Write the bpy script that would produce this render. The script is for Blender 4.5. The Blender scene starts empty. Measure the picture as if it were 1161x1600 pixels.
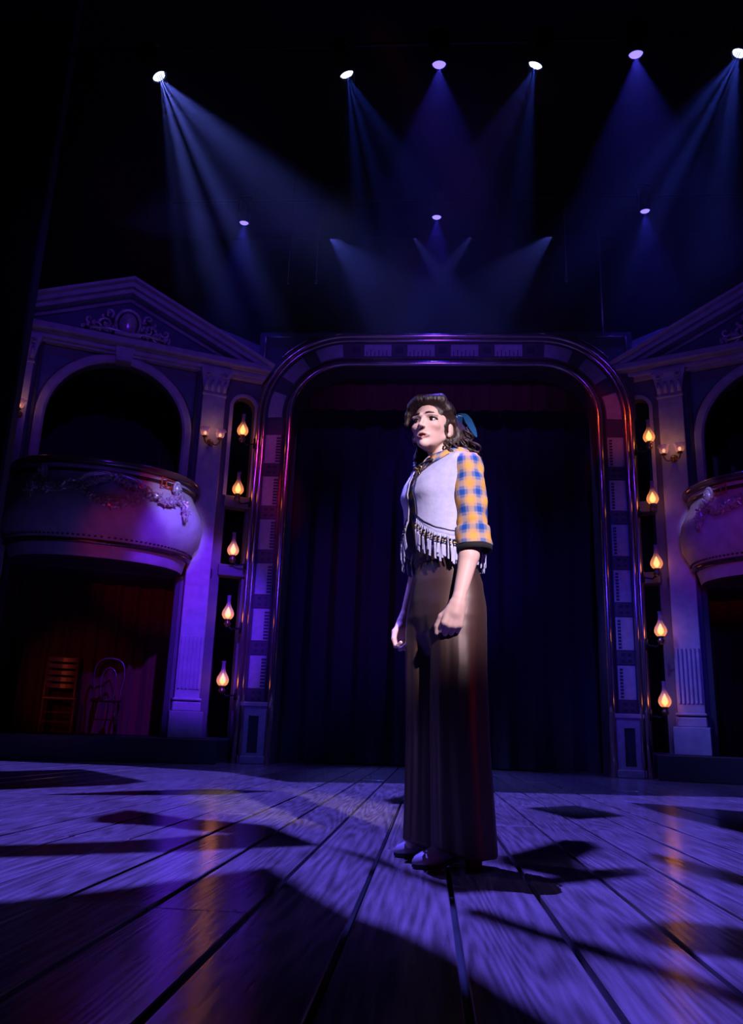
import bpy, bmesh, math, random
import numpy as np
from mathutils import Vector, Matrix
from mathutils.geometry import tessellate_polygon
PI = math.pi
random.seed(7)
rng = np.random.default_rng(5)
sc = bpy.context.scene
COL = sc.collection

# ------------------------------------------------------------------ camera
CAM_F, CAM_PITCH, CAM_YAW, CAM_ROLL, CAM_H = 1275.77, 0.268297, 0.076394, 0.034766, 0.402
def make_camera():
    cp, sp, cy, sy = math.cos(CAM_PITCH), math.sin(CAM_PITCH), math.cos(CAM_YAW), math.sin(CAM_YAW)
    f = Vector((-sy * cp, cy * cp, sp)); r = Vector((cy, sy, 0)); u = r.cross(f)
    r2 = r * math.cos(CAM_ROLL) + u * math.sin(CAM_ROLL)
    u2 = -r * math.sin(CAM_ROLL) + u * math.cos(CAM_ROLL)
    cd = bpy.data.cameras.new('camera'); cd.sensor_fit = 'VERTICAL'; cd.sensor_height = 36
    cd.lens = CAM_F / 1600 * 36; cd.clip_start = 0.05; cd.clip_end = 200
    co = bpy.data.objects.new('camera', cd); COL.objects.link(co)
    m = Matrix((r2, u2, -f)).transposed().to_4x4(); m.translation = (0, 0, CAM_H)
    co.matrix_world = m; sc.camera = co
make_camera()

# ------------------------------------------------------------------ world, exposure
w = bpy.data.worlds.new('world'); sc.world = w; w.use_nodes = True
w.node_tree.nodes['Background'].inputs[0].default_value = (0.10, 0.08, 1.0, 1)
w.node_tree.nodes['Background'].inputs[1].default_value = 0.0022
sc.view_settings.view_transform = 'Standard'; sc.view_settings.look = 'None'
sc.view_settings.exposure = 0.0; sc.view_settings.gamma = 1.0
sc.view_settings.use_curve_mapping = False
sc.cycles.max_bounces = 5; sc.cycles.diffuse_bounces = 2; sc.cycles.glossy_bounces = 3
sc.cycles.transmission_bounces = 3; sc.cycles.volume_bounces = 0; sc.cycles.transparent_max_bounces = 8
sc.cycles.caustics_reflective = False; sc.cycles.caustics_refractive = False

def spot(name, loc, tgt, color, watts, deg, blend=0.3, radius=0.08):
    d = bpy.data.lights.new(name, 'SPOT'); d.color = color; d.energy = watts
    d.spot_size = math.radians(deg); d.spot_blend = blend; d.shadow_soft_size = radius
    o = bpy.data.objects.new(name, d); COL.objects.link(o); o.location = loc
    o.rotation_euler = (Vector(tgt) - Vector(loc)).to_track_quat('-Z', 'Y').to_euler()
    return o
VIOLET = (0.30, 0.20, 1.0); BLUE = (0.03, 0.03, 1.0); PURPLE = (0.42, 0.10, 1.0)
RED = (1.0, 0.02, 0.03); LAV = (0.62, 0.52, 1.0); MAG = (1.0, 0.05, 0.45)
WASH_POS = Vector((-0.9, 4.6, 9.0))            # gobo projector hung above the stage, out of frame
spot('floor_wash_light', WASH_POS, (0.2, 4.4, 0), (0.125, 0.095, 1.0), 11000, 105, 0.25, 0.003)
spot('floor_fill_light', (-6, 1.5, 7.5), (-1.5, 5, 0), (0.09, 0.02, 1.0), 28, 85, 0.6, 0.2)
spot('key_light', (3.0, -4.5, 5.2), (0.05, 2.97, 1.15), (1.0, 0.82, 1.0), 6900, 6.8, 0.55, 0.10)
spot('rim_light', (-3.6, 4.3, 4.4), (0.0, 2.95, 1.25), (0.30, 0.24, 1.0), 330, 17, 0.6, 0.12)
spot('shin_light', (-4.6, 1.6, 1.4), (0.02, 2.95, 0.20), (0.36, 0.28, 1.0), 60, 7, 0.6, 0.1)
spot('back_light', (3.4, 5.4, 6.4), (0.06, 2.97, 1.2), (0.16, 0.12, 1.0), 300, 15, 0.6, 0.12)
spot('red_side_light', (4.2, 0.9, 1.6), (0.06, 2.97, 0.70), (1.0, 0.015, 0.015), 34, 18, 0.6, 0.8)
# house left
spot('pilaster_left_light', (-0.6, 4.6, 6.2), (-3.15, 10.75, 1.9), (0.12, 0.018, 1.0), 4200, 17, 0.5, 0.08)
spot('balcony_left_light', (0.8, 4.0, 6.4), (-3.35, 10.2, 3.15), (0.36, 0.30, 1.0), 2800, 8.0, 0.8, 0.04)
spot('house_left_light', (-1.0, 3.0, 6.5), (-3.8, 10.3, 5.2), (0.14, 0.025, 1.0), 370, 34, 0.6, 0.2)
spot('house_left_red_light', (-0.8, -1.2, 0.7), (-3.6, 10.0, 2.5), (1.0, 0.005, 0.16), 520, 10, 0.7, 0.1)
spot('plaque_left_light', (-0.2, -1.5, 4.2), (-3.47, 9.62, 3.48), (1.0, 0.03, 0.0), 900, 2.6, 0.8, 0.03)
# house right
spot('pilaster_right_light', (1.2, 4.6, 6.2), (3.05, 11.0, 1.6), (0.07, 0.006, 1.0), 300, 19, 0.5, 0.1)
spot('house_right_light', (1.0, 3.0, 6.5), (4.1, 10.3, 5.0), (0.13, 0.02, 1.0), 200, 36, 0.6, 0.2)
spot('balcony_right_light', (1.0, 4.0, 6.4), (3.42, 10.4, 3.5), (0.40, 0.33, 1.0), 1100, 4.2, 0.5, 0.04)
spot('house_right_red_light', (1.6, -1.2, 0.7), (4.0, 10.2, 2.9), (1.0, 0.005, 0.22), 420, 10, 0.7, 0.1)
# portal
spot('portal_left_blue_light', (-1.6, -1.5, 4.6), (-2.35, 11.2, 2.0), (0.05, 0.02, 1.0), 900, 18, 0.8, 0.3)
spot('portal_right_blue_light', (1.4, -1.5, 4.6), (2.6, 11.2, 2.2), (0.03, 0.014, 1.0), 1200, 18, 0.8, 0.3)
spot('portal_top_light', (0.1, 4.5, 6.2), (0.1, 11.2, 5.9), (0.16, 0.04, 1.0), 560, 34, 0.7, 0.3)
spot('portal_magenta_light', (1.6, 5.2, 6.9), (-2.10, 11.2, 4.2), (1.0, 0.03, 0.42), 380, 11, 0.6, 0.10)
spot('portal_orange_light', (-1.4, 5.2, 7.7), (2.40, 11.2, 4.9), (1.0, 0.06, 0.005), 480, 8.5, 0.6, 0.10)
# curtain
spot('curtain_blue_light', (4.6, 5.0, 6.2), (-0.2, 12.35, 2.9), (0.07, 0.025, 1.0), 1300, 24, 0.8, 0.1)
spot('curtain_red_light', (-3.6, 5.0, 6.2), (-1.3, 12.35, 2.6), (1.0, 0.02, 0.05), 110, 16, 0.8, 0.1)
spot('box_curtain_light', (-1.2, -1.0, 1.4), (-4.75, 10.9, 1.0), (1.0, 0.10, 0.02), 330, 9, 0.7, 0.15)

# ------------------------------------------------------------------ materials
def mat(name, color, rough=0.6, metal=0.0, noise=None, bump=0.0, nscale=8, spec=0.5, coat=0.0, stretch=(1, 1, 1), sheen=0.0):
    m = bpy.data.materials.new(name); m.use_nodes = True
    nt = m.node_tree; b = nt.nodes['Principled BSDF']
    b.inputs['Base Color'].default_value = (*color, 1); b.inputs['Roughness'].default_value = rough
    b.inputs['Metallic'].default_value = metal; b.inputs['Specular IOR Level'].default_value = spec
    if coat: b.inputs['Coat Weight'].default_value = coat
    if sheen: b.inputs['Sheen Weight'].default_value = sheen
    if noise or bump:
        tc = nt.nodes.new('ShaderNodeTexCoord'); mp = nt.nodes.new('ShaderNodeMapping')
        mp.inputs['Scale'].default_value = stretch
        nt.links.new(tc.outputs['Object'], mp.inputs['Vector'])
        n = nt.nodes.new('ShaderNodeTexNoise'); n.inputs['Scale'].default_value = nscale; n.inputs['Detail'].default_value = 5
        nt.links.new(mp.outputs[0], n.inputs['Vector'])
        if noise:
            r = nt.nodes.new('ShaderNodeValToRGB')
            r.color_ramp.elements[0].position = 0.3; r.color_ramp.elements[1].position = 0.7
            r.color_ramp.elements[0].color = (*color, 1); r.color_ramp.elements[1].color = (*noise, 1)
            nt.links.new(n.outputs['Fac'], r.inputs['Fac']); nt.links.new(r.outputs[0], b.inputs['Base Color'])
        if bump:
            bp = nt.nodes.new('ShaderNodeBump'); bp.inputs['Strength'].default_value = bump; bp.inputs['Distance'].default_value = 0.02
            nt.links.new(n.outputs['Fac'], bp.inputs['Height']); nt.links.new(bp.outputs[0], b.inputs['Normal'])
    return m
def emis(name, color, strength):
    m = bpy.data.materials.new(name); m.use_nodes = True; nt = m.node_tree
    nt.nodes.remove(nt.nodes['Principled BSDF'])
    e = nt.nodes.new('ShaderNodeEmission'); e.inputs[0].default_value = (*color, 1); e.inputs[1].default_value = strength
    nt.links.new(e.outputs[0], nt.nodes['Material Output'].inputs['Surface'])
    return m
def glow_glass(name, color, strength, clear, z0=None, z1=None, base=(0.26, 0.18, 0.30)):
    """frosted lamp glass: part see-through, part glowing; the glow fades up the chimney (object z0..z1)"""
    m = bpy.data.materials.new(name); m.use_nodes = True; nt = m.node_tree; b = nt.nodes['Principled BSDF']
    b.inputs['Base Color'].default_value = (*base, 1); b.inputs['Roughness'].default_value = 0.25
    b.inputs['Emission Color'].default_value = (*color, 1); b.inputs['Emission Strength'].default_value = strength
    t = nt.nodes.new('ShaderNodeBsdfTransparent'); mx = nt.nodes.new('ShaderNodeMixShader')
    mx.inputs[0].default_value = clear
    nt.links.new(b.outputs[0], mx.inputs[1]); nt.links.new(t.outputs[0], mx.inputs[2])
    nt.links.new(mx.outputs[0], nt.nodes['Material Output'].inputs['Surface'])
    if z0 is not None:
        tc = nt.nodes.new('ShaderNodeTexCoord'); sx = nt.nodes.new('ShaderNodeSeparateXYZ'); mr = nt.nodes.new('ShaderNodeMapRange')
        mr.inputs['From Min'].default_value = z0; mr.inputs['From Max'].default_value = z1
        mr.inputs['To Min'].default_value = strength; mr.inputs['To Max'].default_value = 0.0
        nt.links.new(tc.outputs['Object'], sx.inputs[0]); nt.links.new(sx.outputs['Z'], mr.inputs['Value'])
        nt.links.new(mr.outputs[0], b.inputs['Emission Strength'])
    return m

def wood_floor_mat(name='floor_plank_wood'):
    m = bpy.data.materials.new(name); m.use_nodes = True; nt = m.node_tree; b = nt.nodes['Principled BSDF']; L = nt.links.new
    tc = nt.nodes.new('ShaderNodeTexCoord'); oi = nt.nodes.new('ShaderNodeObjectInfo')
    cmb = nt.nodes.new('ShaderNodeCombineXYZ'); mul = nt.nodes.new('ShaderNodeMath'); mul.operation = 'MULTIPLY'; mul.inputs[1].default_value = 37.0
    L(oi.outputs['Random'], mul.inputs[0]); L(mul.outputs[0], cmb.inputs['X']); L(mul.outputs[0], cmb.inputs['Y'])
    add = nt.nodes.new('ShaderNodeVectorMath'); L(tc.outputs['Object'], add.inputs[0]); L(cmb.outputs[0], add.inputs[1])
    mp = nt.nodes.new('ShaderNodeMapping'); mp.inputs['Scale'].default_value = (1, 0.055, 1); L(add.outputs[0], mp.inputs['Vector'])
    n1 = nt.nodes.new('ShaderNodeTexNoise'); n1.inputs['Scale'].default_value = 4.5; n1.inputs['Detail'].default_value = 1.0; L(mp.outputs[0], n1.inputs['Vector'])
    # cathedral grain: rings of the stretched noise
    m1 = nt.nodes.new('ShaderNodeMath'); m1.operation = 'MULTIPLY'; m1.inputs[1].default_value = 170.0; L(n1.outputs['Fac'], m1.inputs[0])
    s1 = nt.nodes.new('ShaderNodeMath'); s1.operation = 'SINE'; L(m1.outputs[0], s1.inputs[0])
    n2 = nt.nodes.new('ShaderNodeTexNoise'); n2.inputs['Scale'].default_value = 60; n2.inputs['Detail'].default_value = 4; L(mp.outputs[0], n2.inputs['Vector'])
    n3 = nt.nodes.new('ShaderNodeTexNoise'); n3.inputs['Scale'].default_value = 1.6; n3.inputs['Detail'].default_value = 4; L(add.outputs[0], n3.inputs['Vector'])
    h = nt.nodes.new('ShaderNodeMath'); h.operation = 'MULTIPLY_ADD'; h.inputs[1].default_value = 0.11; L(s1.outputs[0], h.inputs[0]); L(n2.outputs['Fac'], h.inputs[2])
    r = nt.nodes.new('ShaderNodeValToRGB'); r.color_ramp.elements[0].position = 0.25; r.color_ramp.elements[1].position = 0.75
    r.color_ramp.elements[0].color = (0.13, 0.10, 0.09, 1); r.color_ramp.elements[1].color = (0.34, 0.29, 0.27, 1)
    L(h.outputs[0], r.inputs['Fac'])
    mx = nt.nodes.new('ShaderNodeMix'); mx.data_type = 'RGBA'; mx.blend_type = 'MULTIPLY'; mx.inputs[0].default_value = 0.6
    r3 = nt.nodes.new('ShaderNodeValToRGB'); r3.color_ramp.elements[0].position = 0.35; r3.color_ramp.elements[1].position = 0.65
    r3.color_ramp.elements[0].color = (0.6, 0.58, 0.56, 1); r3.color_ramp.elements[1].color = (1, 1, 1, 1); L(n3.outputs['Fac'], r3.inputs['Fac'])
    L(r.outputs[0], mx.inputs[6]); L(r3.outputs[0], mx.inputs[7]); L(mx.outputs[2], b.inputs['Base Color'])
    b.inputs['Roughness'].default_value = 0.17; b.inputs['Specular IOR Level'].default_value = 0.5
    bp = nt.nodes.new('ShaderNodeBump'); bp.inputs['Strength'].default_value = 0.07; bp.inputs['Distance'].default_value = 0.006
    L(h.outputs[0], bp.inputs['Height']); L(bp.outputs[0], b.inputs['Normal'])
    return m
def plaid_mat(name):
    m = bpy.data.materials.new(name); m.use_nodes = True; nt = m.node_tree; b = nt.nodes['Principled BSDF']; L = nt.links.new
    uv = nt.nodes.new('ShaderNodeUVMap'); sp = nt.nodes.new('ShaderNodeSeparateXYZ'); L(uv.outputs[0], sp.inputs[0])
    def stripe(out):
        f = nt.nodes.new('ShaderNodeMath'); f.operation = 'FRACT'; L(out, f.inputs[0])
        r = nt.nodes.new('ShaderNodeValToRGB'); e = r.color_ramp.elements
        e[0].position = 0.0; e[0].color = (0, 0, 0, 1); e[1].position = 1.0; e[1].color = (0, 0, 0, 1)
        for p, v in ((0.16, 0.0), (0.26, 0.55), (0.34, 0.40), (0.42, 1.0), (0.66, 1.0), (0.74, 0.40), (0.82, 0.55), (0.92, 0.0)):
            k = e.new(p); k.color = (v, v, v, 1)
        L(f.outputs[0], r.inputs['Fac']); return r.outputs[0]
    a, c = stripe(sp.outputs['X']), stripe(sp.outputs['Y'])
    ad = nt.nodes.new('ShaderNodeMath'); ad.operation = 'ADD'; L(a, ad.inputs[0]); L(c, ad.inputs[1])
    hf = nt.nodes.new('ShaderNodeMath'); hf.operation = 'MULTIPLY'; hf.inputs[1].default_value = 0.5; L(ad.outputs[0], hf.inputs[0])
    r = nt.nodes.new('ShaderNodeValToRGB'); e = r.color_ramp.elements
    e[0].color = (0.66, 0.32, 0.06, 1); e[1].color = (0.01, 0.06, 0.30, 1)
    k = e.new(0.5); k.color = (0.34, 0.24, 0.21, 1); k = e.new(0.75); k.color = (0.10, 0.13, 0.30, 1)
    L(hf.outputs[0], r.inputs['Fac']); L(r.outputs[0], b.inputs['Base Color'])
    b.inputs['Roughness'].default_value = 0.85; b.inputs['Specular IOR Level'].default_value = 0.2
    return m

M = dict(
    plank=wood_floor_mat(),
    gap=mat('floor_gap_black', (0.004, 0.012, 0.014), 0.8),
    black=mat('black_masking_cloth', (0.006, 0.006, 0.007), 0.95, noise=(0.010, 0.009, 0.012), nscale=3),
    flat_edge=mat('edge_blue_light_tint', (0.05, 0.06, 0.09), 0.5),  # bluish edge light is put into this colour
    plaster=mat('pale_painted_plaster', (0.50, 0.46, 0.48), 0.55, noise=(0.36, 0.33, 0.35), bump=0.08, nscale=7),
    plaster2=mat('grey_painted_plaster', (0.14, 0.125, 0.14), 0.6, noise=(0.10, 0.09, 0.105), bump=0.08, nscale=6),
    blueplaster=mat('blue_grey_panel_paint', (0.10, 0.14, 0.20), 0.6, noise=(0.07, 0.10, 0.15), nscale=6),
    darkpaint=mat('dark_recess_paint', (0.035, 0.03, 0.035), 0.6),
    gilt=mat('aged_gilt_moulding', (0.16, 0.11, 0.07), 0.22, 0.7, noise=(0.09, 0.06, 0.04), nscale=20),
    bead=mat('polished_dark_gilt_bead', (0.50, 0.38, 0.32), 0.13, 0.85),
    wood_rail=mat('dark_varnished_rail', (0.10, 0.045, 0.035), 0.2, coat=0.5),
    silver=mat('silvered_plaster_ornament', (0.75, 0.70, 0.70), 0.25, 0.3, noise=(0.45, 0.42, 0.4), nscale=30),
    leafgilt=mat('tarnished_gilt_leaf', (0.66, 0.56, 0.50), 0.25, 0.3, noise=(0.30, 0.22, 0.2), nscale=40),
    portal=mat('dark_portal_paint', (0.06, 0.045, 0.06), 0.35, noise=(0.09, 0.07, 0.09), nscale=10),
    panel=mat('pale_portal_panel', (0.40, 0.38, 0.42), 0.5, noise=(0.30, 0.28, 0.32), nscale=12),
    ink=mat('dark_panel_pattern', (0.02, 0.02, 0.03), 0.5),
    drape=mat('dark_blue_velvet_drape', (0.030, 0.018, 0.030), 0.9, sheen=0.15),
    redcurtain=mat('dark_red_velvet', (0.10, 0.010, 0.008), 0.85, sheen=0.1),
    brass=mat('aged_brass', (0.45, 0.28, 0.12), 0.3, 0.9),
    iron=mat('dark_iron', (0.02, 0.018, 0.018), 0.4, 0.6),
    fixture=mat('black_fixture_metal', (0.01, 0.01, 0.012), 0.45, 0.3),
    chairwood=mat('varnished_chair_wood', (0.26, 0.11, 0.045), 0.3, noise=(0.16, 0.06, 0.03), nscale=14, stretch=(1, 1, 6)),
    darkwood=mat('dark_bentwood', (0.07, 0.04, 0.03), 0.22),
    lens=emis('lit_lens', (0.55, 0.62, 1.0), 6.0),
    lens_violet=emis('lit_violet_lens', (0.17, 0.12, 1.0), 2.8),
    flame=emis('lamp_flame', (1.0, 0.52, 0.15), 4.0),
    globe=glow_glass('amber_lamp_glass', (1.0, 0.33, 0.06), 0.8, 0.35, 0.08, 0.25),
    tulip=glow_glass('pink_tulip_glass', (1.0, 0.26, 0.16), 0.34, 0.3, 0.0, 0.12, (0.55, 0.40, 0.62)),
    bulb=emis('sconce_bulb', (1.0, 0.5, 0.2), 3.0),
    plaque=mat('plaque_red_light_tint', (0.55, 0.12, 0.04), 0.4),  # red-gold colour carries the red light falling on the plaque
    cable=mat('steel_cable', (0.5, 0.5, 0.5), 0.25, 0.9),
)

# ------------------------------------------------------------------ mesh helpers
class MB:
    def __init__(s, sx=1): s.v = []; s.f = []; s.mi = []; s.sm = []; s.sx = sx; s.uv = {}
    def add(s, vs, fs, mi=0, smooth=False):
        n = len(s.v)
        s.v += [(s.sx * a, b, c) for a, b, c in vs]
        for f in fs:
            f = [n + i for i in f]
            if s.sx < 0: f.reverse()
            s.f.append(f); s.mi.append(mi); s.sm.append(smooth)
        return n
    def box(s, x0, x1, y0, y1, z0, z1, mi=0, bev=0.0):
        if bev <= 0:
            vs = [(x, y, z) for x in (x0, x1) for y in (y0, y1) for z in (z0, z1)]
            s.add(vs, [(0, 1, 3, 2), (4, 6, 7, 5), (0, 4, 5, 1), (2, 3, 7, 6), (0, 2, 6, 4), (1, 5, 7, 3)], mi); return
        bm = bmesh.new(); bmesh.ops.create_cube(bm, size=1)
        for v in bm.verts: v.co = ((x0 + x1) / 2 + v.co.x * (x1 - x0), (y0 + y1) / 2 + v.co.y * (y1 - y0), (z0 + z1) / 2 + v.co.z * (z1 - z0))
        bmesh.ops.bevel(bm, geom=bm.edges[:], offset=bev, segments=1, affect='EDGES')
        bm.verts.index_update()
        s.add([tuple(v.co) for v in bm.verts], [[v.index for v in f.verts] for f in bm.faces], mi); bm.free()
    def loft(s, rings, mi=0, smooth=True, closed=True, cap=True):
        n = len(rings[0]); vs = [tuple(p) for r in rings for p in r]; fs = []
        for i in range(len(rings) - 1):
            for j in range(n if closed else n - 1):
                k = (j + 1) % n
                fs.append((i * n + j, i * n + k, (i + 1) * n + k, (i + 1) * n + j))
        if cap and closed: fs += [tuple(reversed(range(n))), tuple(range((len(rings) - 1) * n, len(rings) * n))]
        return s.add(vs, fs, mi, smooth)
    def tube(s, path, rad, seg=8, mi=0, smooth=True, cap=True, flat=1.0):
        P = [Vector(p) for p in path]; n = len(P); R = rad if hasattr(rad, '__len__') else [rad] * n
        t = (P[1] - P[0]).normalized(); a = Vector((0, 0, 1)) if abs(t.z) < 0.9 else Vector((1, 0, 0))
        u = t.cross(a).normalized(); rings = []
        for i in range(n):
            t = (P[min(i + 1, n - 1)] - P[max(i - 1, 0)]).normalized()
            u = (u - t * u.dot(t)).normalized(); v = t.cross(u)
            rings.append([P[i] + (u * math.cos(q) + v * math.sin(q) * flat) * R[i] for q in (2 * PI * k / seg for k in range(seg))])
        return s.loft(rings, mi, smooth, True, cap)
    def lathe(s, prof, c=(0, 0, 0), seg=16, mi=0, smooth=True, axis=None):
        q = Matrix.Identity(3) if axis is None else Vector((0, 0, 1)).rotation_difference(Vector(axis)).to_matrix()
        c = Vector(c)
        s.loft([[c + q @ Vector((r * math.cos(2 * PI * k / seg), r * math.sin(2 * PI * k / seg), z)) for k in range(seg)] for r, z in prof], mi, smooth)
    def ball(s, c, r, seg=10, mi=0, rot=None):
        r = (r, r, r) if not hasattr(r, '__len__') else r; c = Vector(c); rot = rot or Matrix.Identity(3); rings = []
        nr = max(5, seg // 2 + 1)
        for i in range(nr):
            th = -PI / 2 + PI * (0.02 + 0.96 * i / (nr - 1))
            rings.append([c + rot @ Vector((r[0] * math.cos(th) * math.cos(a), r[1] * math.cos(th) * math.sin(a), r[2] * math.sin(th))) for a in (2 * PI * k / seg for k in range(seg))])
        s.loft(rings, mi, True)
    def sweep(s, path, nrm, bi, prof, mi=0, smooth=False, cap=True):
        """path points with per-point in-plane normal; profile (offset along normal, along bi)"""
        B = Vector(bi)
        s.loft([[Vector(p) + Vector(n) * a + B * b for a, b in prof] for p, n in zip(path, nrm)], mi, smooth, True, cap)
    def holed(s, outer, holes, y0, y1, mi=0, back=True):
        """flat wall in x-z with holes, from y0 (front) to y1 (back)"""
        loops = [outer] + holes
        tri = tessellate_polygon([[Vector((a, b, 0)) for a, b in l] for l in loops])
        pts = [p for l in loops for p in l]; n = len(pts)
        vs = [(a, y0, b) for a, b in pts] + [(a, y1, b) for a, b in pts]
        fs = [tuple(t) for t in tri] + ([tuple(n + i for i in reversed(t)) for t in tri] if back else [])
        k = 0
        for l in loops:
            m = len(l)
            for i in range(m): j = (i + 1) % m; fs.append((k + i, k + j, n + k + j, n + k + i))
            k += m
        s.add(vs, fs, mi)
    def prism(s, poly, y0, y1, mi=0): s.holed(poly, [], y0, y1, mi)
    def mesh(s, name, mats):
        me = bpy.data.meshes.new(name); me.from_pydata(s.v, [], s.f)
        for m in (mats if isinstance(mats, (list, tuple)) else [mats]): me.materials.append(m)
        me.polygons.foreach_set('material_index', s.mi); me.polygons.foreach_set('use_smooth', s.sm); me.update()
        return me
    def build(s, name, mats, parent=None, loc=None): return obj(name, s.mesh(name, mats), parent, loc)
def obj(name, me, parent=None, loc=None):
    o = bpy.data.objects.new(name, me); COL.objects.link(o)
    if parent: o.parent = parent
    if loc is not None: o.location = loc
    return o
def tag(o, label=None, cat=None, group=None, kind=None):
    for k, v in (('label', label), ('category', cat), ('group', group), ('kind', kind)):
        if v: o[k] = v
    return o
def thing(name, label, cat, loc=(0, 0, 0), rz=0, group=None, kind=None):
    o = bpy.data.objects.new(name, None); o.empty_display_size = 0.1; COL.objects.link(o)
    o.location = loc; o.rotation_euler = (0, 0, rz); return tag(o, label, cat, group, kind)
def copy_tree(o, parent=None):
    c = o.copy(); COL.objects.link(c); c.parent = parent
    for ch in list(o.children): copy_tree(ch, c)
    return c
def lerp(a, b, t): return a + (b - a) * t
def interp(x, xs, ys): return float(np.interp(x, xs, ys))
def catmull(P, n=8):
    P = [Vector(p) for p in P]; out = []
    for i in range(len(P) - 1):
        a, b, c, d = P[max(i - 1, 0)], P[i], P[i + 1], P[min(i + 2, len(P) - 1)]
        for k in range(n):
            t = k / n; out.append(0.5 * ((2 * b) + (c - a) * t + (2 * a - 5 * b + 4 * c - d) * t * t + (3 * b - a - 3 * c + d) * t ** 3))
    out.append(P[-1]); return out
def arc(cx, cz, r, a0, a1, n, rz=None):
    rz = rz or r
    return [(cx + r * math.cos(lerp(a0, a1, i / n)), cz + rz * math.sin(lerp(a0, a1, i / n))) for i in range(n + 1)]

# ================================================================== SETTING
# stage floor of long planks, each its own object
b = MB(); b.box(-11, 11, 0.3, 16, -0.30, -0.035)
floor = tag(b.build('floor', M['gap']), 'wide dark wooden stage floor of long planks', None, None, 'structure')
BW = 0.2365                                      # plank pitch; a joint line runs at x = 0.068
mesh_cache = {}
def plank_mesh(L):
    k = round(L, 1)
    if k not in mesh_cache:
        p = MB(); p.box(-BW / 2 + 0.0075, BW / 2 - 0.0075, 0, L, -0.035, 0, 0, 0.0025); mesh_cache[k] = p.mesh('plank', M['plank'])
    return mesh_cache[k]
i0 = int(-6.6 / BW)
for i in range(i0, int(6.2 / BW)):
    x = 0.068 + (i + 0.5) * BW
    y0, y1 = 0.95, 15.8
    if abs(x) > 3.2: y0 = 3.2
    cuts = [y0]
    while cuts[-1] < y1 - 0.5:
        cuts.append(min(y1, cuts[-1] + random.choice((4.8, 6.2, 7.4)) if len(cuts) > 1 else y0 + random.choice((1.1, 2.3, 3.4, 4.8))))
    for a, c in zip(cuts, cuts[1:]):
        L = round(c - a - 0.006, 1)
        o = obj('plank', plank_mesh(L), floor, (x, a, random.uniform(-0.0015, 0.0015))); o.scale.y = (c - a - 0.006) / L
b = MB(); b.box(-12, 12, 15.8, 15.9, -0.3, 12)
tag(b.build('wall_back', M['black']), 'black wall at the back of the stage', None, None, 'structure')
b = MB(); b.box(-12, 12, 0.3, 15.9, 11.6, 11.7)
tag(b.build('ceiling', M['black']), 'black fly loft above the stage', None, None, 'structure')
# near masking flat at the far left
b = MB(); b.box(-9.0, -4.60, 8.0, 8.10, 0, 9.5); 
leg = b.build('masking_flat', M['black']); tag(leg, 'tall black masking flat at the left edge of the stage', 'masking flat')
b = MB(); b.box(-4.60, -4.56, 7.99, 8.11, 0, 9.5, 0, 0.004); b.build('edge_strip', M['flat_edge'], leg)  # strip coloured as the blue-lit edge of the flat

# ================================================================== PORTAL
PX, PY = 0.13, 11.2
HWI, ZIN, RIN = 2.22, 5.755, 0.80               # inner half width, inner top, inner corner radius
def portal_path(n_arc=14, z0=0.0):
    pts = []; nr = []
    L, R, zc = PX - HWI + RIN, PX + HWI - RIN, ZIN - RIN
    for z in np.linspace(z0, zc, 6)[:-1]: pts.append((PX - HWI, PY, z)); nr.append((-1, 0, 0))
    for a in np.linspace(PI, PI / 2, n_arc): pts.append((L + RIN * math.cos(a), PY, zc + RIN * math.sin(a))); nr.append((math.cos(a), 0, math.sin(a)))
    for a in np.linspace(PI / 2, 0, n_arc): pts.append((R + RIN * math.cos(a), PY, zc + RIN * math.sin(a))); nr.append((math.cos(a), 0, math.sin(a)))
    for z in np.linspace(zc, z0, 6)[1:]: pts.append((PX + HWI, PY, z)); nr.append((1, 0, 0))
    return pts, nr
portal = thing('portal_arch', 'dark rounded stage portal with pale panels and glossy bead mouldings', 'arch', (0, 0, 0))
path, nrm = portal_path()
def psweep(name, prof, m, smooth=False):
    s_ = MB(); s_.sweep(path, nrm, (0, 1, 0), prof, 0, smooth); return s_.build(name, m, portal)
psweep('frame_band', [(0, 0.0), (0.50, 0.0), (0.50, 0.5), (0, 0.5)], M['portal'])
def circ(off, d, r, n=8): return [(off + r * math.cos(2 * PI * k / n), d + r * math.sin(2 * PI * k / n)) for k in range(n)]
psweep('inner_bead', circ(0.035, -0.02, 0.048, 10), M['bead'], True)
psweep('inner_fillet', [(0.10, -0.015), (0.125, -0.015), (0.125, 0.01), (0.10, 0.01)], M['gilt'])
psweep('middle_bead', circ(0.415, -0.02, 0.032, 10), M['bead'], True)
psweep('outer_bead', circ(0.485, -0.03, 0.042, 10), M['bead'], True)
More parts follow.
